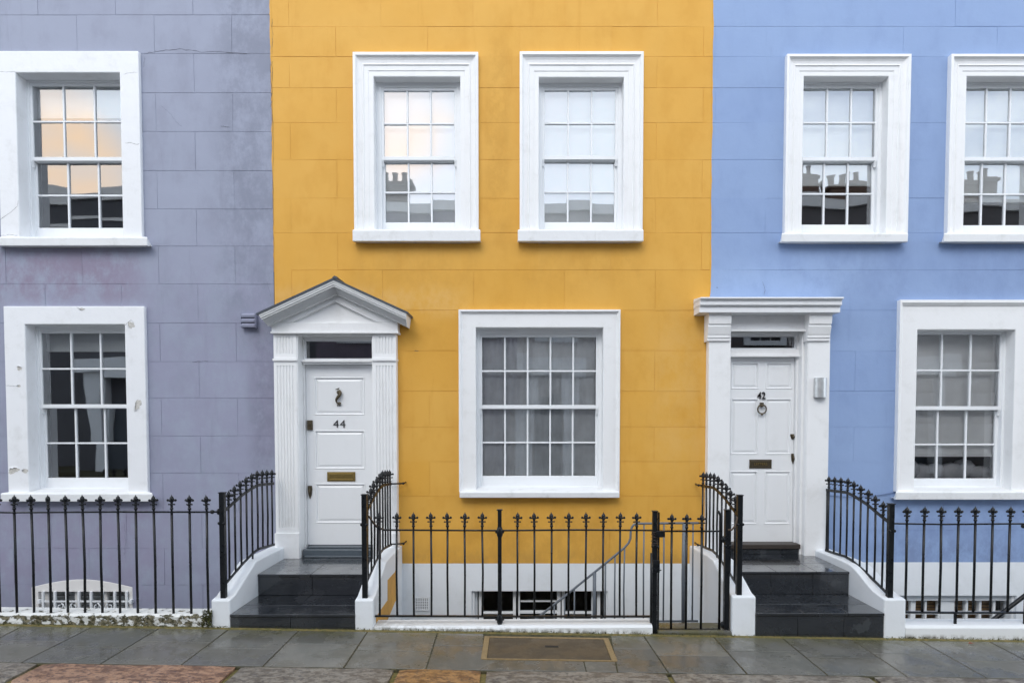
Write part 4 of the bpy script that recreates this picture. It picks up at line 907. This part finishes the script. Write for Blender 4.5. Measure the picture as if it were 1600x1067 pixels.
# dark handrail at the blue house's area
bh = thing('area_handrail', 'dark sloping handrail going down in front of the blue house basement', 'handrail', (5.6, -.72, -1.5))
m = MB(); m.tube([P(1500, 1005, ya), P(1545, 973, ya), P(1600, 931, ya), P(1680, 871, ya), P(1760, 811, ya)], .021, 8); m.build('top_rail', M['iron'], bh)
for p in (1610, 1680, 1750): a = P(p, 931 - (p - 1600) * .76, ya); bar(bh, a.x, ya, -1.5, a.z, .012, 0)
# thin cable on the blue wall
m = MB(); pc = [P(1296, 774, -.012), P(1320, 776, -.012), P(1345, 776, -.012), P(1375, 773, -.012), P(1400, 769, -.012)]; m.tube(pc, .0035, 5); o = m.build('wall_cable', simple('blue_cable', (.12, .17, .3), .5), blu)

# ------------------------------------------------------------------ ground
def gquad(mb, pts, top, thick, m=0, j=.0):
    """slab with plan pts (x,y) following the fall of the street"""
    n = len(pts); dz = random.uniform(-.0012, .0012)
    vs = [(x, y, GZ(x) + top + dz) for x, y in pts] + [(x, y, GZ(x) + top - thick) for x, y in pts]
    mb.add(vs, [list(range(n)), list(range(n, 2 * n))[::-1]] + [((i + 1) % n, i, n + i, n + (i + 1) % n) for i in range(n)], m)
def gp(px, py):                  # point of the pavement surface under a measured position
    d = ray(px, py); t_ = (-.014 - CAMZ) / (d.z + .016 * d.x); q = C0 + d * t_; return (q.x, q.y)
YK = -2.30
cross = [(-1, None)]
# cross joints (world x at the wall edge and at the kerb edge), from the measured flags
cj = [(gp(22, 983), gp(-90, 1040)), (gp(133, 984.5), gp(24, 1039)), (gp(242, 985), gp(151, 1040)), (gp(352, 986.5), gp(279, 1041)), (gp(462, 989), gp(409, 1042)), (gp(571, 991), gp(536, 1044)), (gp(682, 992), gp(665, 1046)),
      (gp(756, 993), gp(754, 1047)), (gp(955, 996), gp(965, 1049)), (gp(1009, 998), gp(1045, 1051)), (gp(1120, 1000), gp(1168, 1053)), (gp(1228, 1001), gp(1295, 1055.5)), (gp(1338, 1003), gp(1420, 1058)), (gp(1447, 1005), gp(1547, 1061)), (gp(1555, 1006), gp(1665, 1063))]
X0s = [a[0] for a, b in cj]; 
pv = MB(); G = .011
allx = [(X0s[0] - .62 * k - .2, 0) for k in range(1, 9)][::-1]
joints = [(x, x) for x, _ in allx] + [(a[0], b[0]) for a, b in cj] + [(X0s[-1] + .63 * k, X0s[-1] + .63 * k) for k in range(1, 8)]
ysplit = [None] * len(joints)
YW = YF - .055
def lerp_x(j, y): return j[0] + (j[1] - j[0]) * ((YW - y) / (YW - YK))
o8 = len(allx)
splits = {o8 - 1: -1.66, o8: gp(50, 1000.5)[1], o8 + 1: gp(140, 1010.5)[1], o8 + 2: gp(270, 1002.5)[1], o8 + 3: gp(380, 1012.5)[1], o8 + 4: gp(500, 1005.5)[1], o8 + 5: gp(610, 1016)[1], o8 + 6: gp(715, 1008)[1],
          o8 + 8: gp(985, 1013)[1], o8 + 9: gp(1090, 1024)[1], o8 + 10: gp(1190, 1017)[1], o8 + 11: gp(1300, 1027)[1], o8 + 12: gp(1420, 1021)[1], o8 + 13: gp(1520, 1032)[1]}
mh_y = (gp(760, 993.5)[1], gp(760, 1029.5)[1]); mh_x = (gp(757, 993.5)[0], gp(950, 996)[0])
for i in range(len(joints) - 1):
    ja, jb = joints[i], joints[i + 1]
    if i == o8 + 7:              # below the access cover
        xm_ = gp(914, 1040)[0]; y_ = mh_y[1] - .008
        gquad(pv, [(mh_x[0] - .02, YK), (xm_ - .004, YK), (xm_ - .004, y_), (mh_x[0] - .02, y_)], 0, .05); gquad(pv, [(xm_ + .004, YK), (lerp_x(jb, YK) - G / 2, YK), (lerp_x(jb, y_) - G / 2, y_), (xm_ + .004, y_)], 0, .05)
        gquad(pv, [(mh_x[1] + .012, y_ + .008), (lerp_x(jb, y_) - G / 2, y_ + .008), (lerp_x(jb, YW) - G / 2, YW), (mh_x[1] + .012, YW)], 0, .05) if jb[0] > mh_x[1] + .05 else None
        continue
    ys = [YK, splits.get(i, YK + random.uniform(.35, .55)), YW]
    for ya_, yb_ in zip(ys, ys[1:]):
        g2 = .0048
        gquad(pv, [(lerp_x(ja, ya_) + G / 2, ya_ + g2), (lerp_x(jb, ya_) - G / 2, ya_ + g2), (lerp_x(jb, yb_) - G / 2, yb_ - g2), (lerp_x(ja, yb_) + G / 2, yb_ - g2)], 0, .05)
o = pv.build('pavement', M['flag'], None, bevel=.003, seg=1); tag(o, 'wet grey stone paving flags', kind='structure')
def strip(name, y0, y1, top, mat, x0=-40, x1=40, kind='structure', thick=.1, n=2):
    m = MB(); vs = []
    for i in range(n + 1):
        x = x0 + (x1 - x0) * i / n; vs += [(x, y0, GZ(x) + top), (x, y1, GZ(x) + top), (x, y0, GZ(x) + top - thick), (x, y1, GZ(x) + top - thick)]
    fs = []
    for i in range(n): a, b = i * 4, (i + 1) * 4; fs += [(a, b, b + 1, a + 1), (a + 2, a + 3, b + 3, b + 2), (a, a + 2, b + 2, b), (a + 1, b + 1, b + 3, a + 3)]
    m.add(vs, fs); o = m.build(name, mat, None); o['kind'] = kind; return o
strip('pavement_bed', -2.315, YF + .03, -.006, M['bed'], -14, 14)
strip('pavement_edging', YW + .004, YF + .004, -.002, M['ochre'], -14, 14, thick=.004)
# kerb stones
kb = MB(); KY0, KY1 = -2.62, -2.306
kj = [(gp(-120, 1040), 0), (gp(54, 1040), 14), (gp(371, 1042), 9), (gp(619, 1046), 7), (gp(756, 1047), 6), (gp(1045, 1052), 9), (gp(1364, 1058), 8), (gp(1680, 1062), 8)]
mats_ = [0, 1, 0, 2, 0, 0, 0]
xs_ = [q[0][0] for q in kj]
xs_ = [xs_[0] - 1.4 * k for k in range(4, 0, -1)] + xs_ + [xs_[-1] + 1.4 * k for k in range(1, 5)]; mm_ = [0] * 4 + mats_ + [0] * 4
for i in range(len(xs_) - 1):
    a, b = xs_[i] + .022, xs_[i + 1] - .022; n = 10
    for_v = []
    rows_ = [KY1 - .004, (KY1 + KY0) / 2, KY0 + .02, KY0]
    vs = []
    for k in range(n + 1):
        x = a + (b - a) * k / n
        e = .008 if k in (0, n) else 0
        for q, y in enumerate(rows_): vs.append((x, y + random.uniform(-.003, .003), GZ(x) + random.uniform(-.004, .003) - e - (.018 if q == 3 else 0)))
        vs.append((x, KY0 - .005, GZ(x) - .16)); vs.append((x, KY1 - .004, GZ(x) - .16))
    fs = [(k * 6 + q, k * 6 + q + 1, (k + 1) * 6 + q + 1, (k + 1) * 6 + q) for k in range(n) for q in range(4)] + [(5, 0, 1, 2, 3, 4)[::-1], tuple(n * 6 + q for q in (5, 0, 1, 2, 3, 4))] + [(k * 6 + 5, k * 6, (k + 1) * 6, (k + 1) * 6 + 5) for k in range(n)]
    kb.add(vs, fs, mm_[i])
o = kb.build('kerb', [M['kerb_grey'], M['kerb_red'], M['kerb_orange']], None); tag(o, 'rough granite kerb stones, some pink and orange', kind='structure')
strip('kerb_bed', KY0 + .01, KY1 + .003, -.026, M['ochre'], -14, 14)
t = NT('asphalt'); n1 = t.noise(120, 3, .6); n2 = t.noise(1.2, 4, .6)
M['asphalt'] = t.bsdf(t.mix(t.ramp(n1, .4, .7), (.035, .035, .037), (.09, .09, .09)), t.ramp(n2, .4, .6, .25, .7), 0, .5, [(n1, .003, .7)])
strip('road', -11.6, KY0 - .001, -.12, M['asphalt'], -40, 40, thick=.3)
strip('opposite_pavement', -13.6, -11.6, .0, M['bed'], -40, 40, thick=.3)
m = MB(); m.box(XL, XR, -1.3, .1, -1.6, -1.5); o = m.build('area_floor', M['bed'], None); o['kind'] = 'structure'
m = MB(); m.box(-60, 60, -60, 40, -2.2, -2.0); o = m.build('ground', M['bed'], None); o['kind'] = 'structure'
# access cover
cv = thing('access_cover', 'brown rectangular access cover in an ochre frame set in the pavement', 'manhole cover', ((mh_x[0] + mh_x[1]) / 2, sum(mh_y) / 2, GZ(.2)))
xL_, xR_ = mh_x; yN, yF_ = mh_y[1], mh_y[0]; f = .032
fr = MB()
for q in ([(xL_, yN), (xR_, yN), (xR_, yN + .018), (xL_, yN + .018)], [(xL_, yF_ - .03), (xR_, yF_ - .03), (xR_, yF_), (xL_, yF_)], [(xL_, yN + .018), (xL_ + .045, yN + .018), (xL_ + .045, yF_ - .03), (xL_, yF_ - .03)], [(xR_ - .045, yN + .018), (xR_, yN + .018), (xR_, yF_ - .03), (xR_ - .045, yF_ - .03)]):
    gquad(fr, q, .003, .03)
fr.build('cover_frame', simple('sandy_cover_frame', (.27, .19, .09), .7, ns=40, var=.5), cv)
pl = MB(); gquad(pl, [(xL_ + .048, yN + .021), (xR_ - .048, yN + .021), (xR_ - .048, yF_ - .033), (xL_ + .048, yF_ - .033)], .0, .02); pl.build('cover_plate', M['cover'], cv)
q0 = gp(862, 1009.5); hl = MB(); gquad(hl, [(q0[0] - .055, q0[1] - .018), (q0[0] + .055, q0[1] - .018), (q0[0] + .055, q0[1] + .018), (q0[0] - .055, q0[1] + .018)], .0025, .003); hl.build('key_slot', M['gap'], cv)
# moss tuft at the corner of the mossy wall
rm = random.Random(5); m = MB()
for k in range(420):
    u = rm.random(); x = a0 - .07 + .085 * rm.random(); z = GZ(x) + .005 + .15 * rm.random() ** .8; y = YF - .01 - .03 * rm.random() * (1 - (z - GZ(x)) * 4)
    s_ = rm.uniform(.004, .012); d = Vector((rm.uniform(-1, 1), rm.uniform(-1, .3), rm.uniform(-1, 1))).normalized() * s_; e = d.cross(Vector((rm.random(), rm.random(), 1))).normalized() * s_
    c = Vector((x, y, z)); m.add([c - d, c + e, c + d, c - e * .6], [(0, 1, 2, 3)])
for k in range(2600):
    x = rm.uniform(-5.2, 5.2)
    if (a1 < x < a2 or c1 < x < c2) and rm.random() < .7: continue
    if rm.random() > .35 + .65 * abs(math.sin(x * 3.1) * math.sin(x * 7.7)): continue
    z = GZ(x) + rm.uniform(0, .014); y = YF - .002 - rm.random() ** 2 * .03; s_ = rm.uniform(.003, .008)
    d = Vector((rm.uniform(-1, 1), rm.uniform(-1, .3), rm.uniform(-.4, 1))).normalized() * s_; e = d.cross(Vector((rm.random(), rm.random(), 1))).normalized() * s_
    c = Vector((x, y, z)); m.add([c - d, c + e, c + d, c - e * .6], [(0, 1, 2, 3)])
o = m.build('moss', M['moss'], None, origin=(0, YF, 0)); tag(o, 'dark moss growing where the walls and steps meet the paving', 'moss', kind='stuff')
q0 = gp(1518, 1005.5); m = MB(); lf = [(0, 0, .004), (.02, .012, .012), (.045, .006, .006), (.06, -.004, .010), (.04, -.016, .012), (.016, -.014, .004)]
m.add([(q0[0] + x - .03, q0[1] + y, GZ(q0[0]) + z + .002) for x, y, z in lf], [(0, 1, 2, 5), (2, 3, 4, 5)]); o = m.build('fallen_leaf', simple('brown_leaf', (.22, .07, .03), .7), None, origin=(q0[0], q0[1], GZ(q0[0]))); tag(o, 'small brown leaf lying on the paving before the blue house wall', 'leaf')

# ------------------------------------------------------------------ the other side of the street (seen only in the glass)
M['brick'] = simple('brown_brick', (.14, .085, .06), .9)
def opposite(label, x0, x1, mat, top, wins, door, ch=()):
    YO = -13.6; h = thing('terraced_house', label, 'house', ((x0 + x1) / 2, YO, 0)); m = MB(); m.box(x0, x1, YO - 6, YO, -.2, top); m.box(x0, x1, YO, YO + .12, top - .25, top + .05, 1); m.box(x0, x1, YO, YO + .05, top - 1.0, top - .9, 1)
    m.build('wall', [mat, M['cream']], h)
    for (wx, z0, z1) in wins:
        w = MB(); w.box(wx - .5, wx + .5, YO + .002, YO + .02, z0, z1, 1)
        w.ring((wx - .7, wx + .7, z0 - .15, z1 + .2), (.2, .2, .15, .2), [(0, YO), (0, YO + .08), (1, YO + .08), (1, YO)])
        for k in (1, 2): w.box(wx - .5 + k / 3 - .012, wx - .5 + k / 3 + .012, YO + .02, YO + .04, z0, z1)
        for k in (1, 2, 3): w.box(wx - .5, wx + .5, YO + .02, YO + .045, z0 + (z1 - z0) * k / 4 - .015, z0 + (z1 - z0) * k / 4 + .015)
        w.build('window', [M['sash'], M['gap']], h)
    if door is not None:
        d = MB(); d.box(door - .45, door + .45, YO, YO + .03, .1, 2.6, 1); d.box(door - .95, door - .5, YO, YO + .3, 0, 3.3); d.box(door + .5, door + .95, YO, YO + .3, 0, 3.3); d.box(door - 1.15, door + 1.15, YO, YO + .5, 3.3, 3.9); d.build('door_case', [M['sash'], M['lead']], h)
    for cx in (ch or (x0 + .8,)):
        c = MB(); c.box(cx - .7, cx + .7, YO - 1.6, YO - .8, top, top + 1.0); c.box(cx - .76, cx + .76, YO - 1.66, YO - .74, top + .85, top + .95)
        for k in range(4): c.lathe([(.1, 0), (.09, .35), (.12, .4)], cx - .5 + k * .33, YO - 1.2, top + 1.0, 8)
        c.build('chimney', M['brick'], h)
    a = MB(); ax = x1 - 1; a.tube([(ax, YO - 1.5, top), (ax, YO - 1.5, top + 2)], .02, 6)
    for k in range(7): a.tube([(ax - .3, YO - 1.8 + k * .12, top + 1.9), (ax + .3, YO - 1.8 + k * .12, top + 1.9)], .008, 5)
    a.build('aerial', M['iron'], h)
opposite('mauve terraced house across the street, seen only in the window reflections', -6.6, -.2, simple('mauve_render', (.21, .175, .215), .8, ns=2), 8.9, [(-5.2, 1.1, 3.0), (-3.2, 1.1, 3.0), (-5.2, 4.6, 6.6), (-3.2, 4.6, 6.6), (-1.3, 4.6, 6.6)], -8, (-4.3,))
opposite('pinkish grey terraced house with white portico across the street, reflected only', -.2, 6.6, simple('pink_grey_render', (.42, .38, .36), .8, ns=2), 8.7, [(3.4, 1.1, 3.0), (5.4, 1.1, 3.0), (1.2, 4.6, 6.6), (3.3, 4.6, 6.6), (5.4, 4.6, 6.6)], .95, (5.8,))
opposite('dark brick terraced house across the street to the right, reflected only', 6.6, 19, simple('dark_brick_render', (.12, .11, .11), .85, ns=2), 8.9, [(8, 1.1, 3), (10.4, 1.1, 3), (8, 4.6, 6.4), (10.4, 4.6, 6.4)], 13, (9.2, 11.0, 15.2))
opposite('grey terraced house across the street to the left, reflected only', -19, -6.6, simple('grey_render', (.10, .10, .11), .85, ns=2), 9.25, [(-8.6, 1.1, 3), (-10.8, 1.1, 3), (-8.6, 4.6, 6.4), (-10.8, 4.6, 6.4)], -13)
m = MB()  # cushions and bed linen behind the lower blue window
rb = random.Random(2)
for k in range(7):
    x = 4.35 + k * .17; m.ball((x, .36 + rb.uniform(0, .06), 1.25 + rb.uniform(-.03, .05)), .15, sc_=(1.0, .5, .6 + rb.random() * .3), n=10)
o = m.build('bed_linen', M['linen'], None, origin=(4.9, .45, 1.05)); tag(o, 'heap of pale grey linen on the sill inside the lower blue house window', 'linen')
m = MB(); m.box(4.2, 5.6, .31, .9, .5, 1.10); o = m.build('window_bench', M['room'], None, origin=(4.9, .6, .44)); tag(o, 'dark bench inside the lower blue house window under the pale linen', 'bench')

# ------------------------------------------------------------------ light
SUN_EL, SUN_ROT = R(52), R(200)
w = bpy.data.worlds.new('World'); sc.world = w; w.use_nodes = True; nt = w.node_tree; nt.nodes.clear()
out = nt.nodes.new('ShaderNodeOutputWorld'); bg = nt.nodes.new('ShaderNodeBackground'); bg.inputs['Strength'].default_value = .135
sky = nt.nodes.new('ShaderNodeTexSky'); sky.sky_type = 'NISHITA'; sky.sun_disc = False; sky.sun_elevation = SUN_EL; sky.sun_rotation = SUN_ROT; sky.air_density = 1; sky.dust_density = 2
tc = nt.nodes.new('ShaderNodeTexCoord'); mp = nt.nodes.new('ShaderNodeMapping'); mp.inputs['Scale'].default_value = (1, 1, 2.2); mp.inputs['Location'].default_value = (.4, .3, 0)
nz = nt.nodes.new('ShaderNodeTexNoise'); nz.inputs['Scale'].default_value = 2.6; nz.inputs['Detail'].default_value = 7; nz.inputs['Roughness'].default_value = .55
nz2 = nt.nodes.new('ShaderNodeTexNoise'); nz2.inputs['Scale'].default_value = 3.4; nz2.inputs['Detail'].default_value = 4
cr = nt.nodes.new('ShaderNodeMapRange'); cr.interpolation_type = 'SMOOTHSTEP'; cr.inputs['From Min'].default_value = .38; cr.inputs['From Max'].default_value = .60; cr.inputs['To Min'].default_value = .35; cr.inputs['To Max'].default_value = 1
cr2 = nt.nodes.new('ShaderNodeMapRange'); cr2.interpolation_type = 'SMOOTHSTEP'; cr2.inputs['From Min'].default_value = .36; cr2.inputs['From Max'].default_value = .52; cr2.inputs['To Min'].default_value = .4
cm = nt.nodes.new('ShaderNodeMix'); cm.data_type = 'RGBA'; cm.inputs[6].default_value = (7.8, 8.5, 9.3, 1); cm.inputs[7].default_value = (19, 13.2, 8, 1)
mx = nt.nodes.new('ShaderNodeMix'); mx.data_type = 'RGBA'
L = nt.links.new
L(tc.outputs['Generated'], mp.inputs[0]); L(mp.outputs[0], nz.inputs['Vector']); L(mp.outputs[0], nz2.inputs['Vector']); L(nz.outputs['Fac'], cr.inputs['Value']); L(nz2.outputs['Fac'], cr2.inputs['Value'])
def spot(d, lo, hi):
    dn = nt.nodes.new('ShaderNodeVectorMath'); dn.operation = 'DOT_PRODUCT'; dn.inputs[1].default_value = Vector(d).normalized(); L(tc.outputs['Generated'], dn.inputs[0])
    dr = nt.nodes.new('ShaderNodeMapRange'); dr.interpolation_type = 'SMOOTHSTEP'; dr.inputs['From Min'].default_value = lo; dr.inputs['From Max'].default_value = hi; L(dn.outputs['Value'], dr.inputs['Value']); return dr.outputs[0]
def mth(op, a, b):
    nd = nt.nodes.new('ShaderNodeMath'); nd.operation = op; nd.use_clamp = True; L(a, nd.inputs[0]); L(b, nd.inputs[1]); return nd.outputs[0]
hb = nt.nodes.new('ShaderNodeMath'); hb.operation = 'MULTIPLY'; hb.inputs[1].default_value = .5; L(spot((-.19, -1, .436), .9965, .9997), hb.inputs[0])
peach = mth('MULTIPLY', mth('ADD', spot((-.71, -1, .398), .9950, .9993), hb.outputs[0]), cr2.outputs[0])
cm.inputs[0].default_value = 0
L(cr.outputs[0], mx.inputs[0]); L(sky.outputs[0], mx.inputs[6]); L(cm.outputs[2], mx.inputs[7]); sx = nt.nodes.new('ShaderNodeSeparateXYZ'); L(tc.outputs['Generated'], sx.inputs[0])
hz = nt.nodes.new('ShaderNodeMapRange'); hz.interpolation_type = 'SMOOTHSTEP'; hz.inputs['From Min'].default_value = .35; hz.inputs['From Max'].default_value = .85; hz.inputs['To Min'].default_value = 1.45; hz.inputs['To Max'].default_value = .72; L(sx.outputs[2], hz.inputs['Value'])
vs_ = nt.nodes.new('ShaderNodeVectorMath'); vs_.operation = 'SCALE'; pm = nt.nodes.new('ShaderNodeMix'); pm.data_type = 'RGBA'; L(peach, pm.inputs[0]); L(mx.outputs[2], pm.inputs[6]); pm.inputs[7].default_value = (13.5, 9.2, 5.4, 1); L(pm.outputs[2], vs_.inputs[0]); L(hz.outputs[0], vs_.inputs['Scale']); L(vs_.outputs[0], bg.inputs['Color']); L(bg.outputs[0], out.inputs[0])
sd = bpy.data.lights.new('sun', 'SUN'); sd.energy = .62; sd.angle = R(25); sd.color = (1, .96, .9)
so = bpy.data.objects.new('sun', sd); col.objects.link(so)
az = R(200)   # sun direction: high over the street, slightly left of the camera
dv = Vector((-.30, -1.0, 1.05)).normalized(); so.rotation_euler = dv.to_track_quat('Z', 'Y').to_euler(); so.location = (0, -8, 12)
sky.sun_elevation = math.asin(dv.z); sky.sun_rotation = math.atan2(dv.x, dv.y)
sc.view_settings.view_transform = 'Standard'; sc.view_settings.look = 'None'; sc.view_settings.exposure = 0.74; sc.view_settings.gamma = 1
sc.render.engine = 'CYCLES'
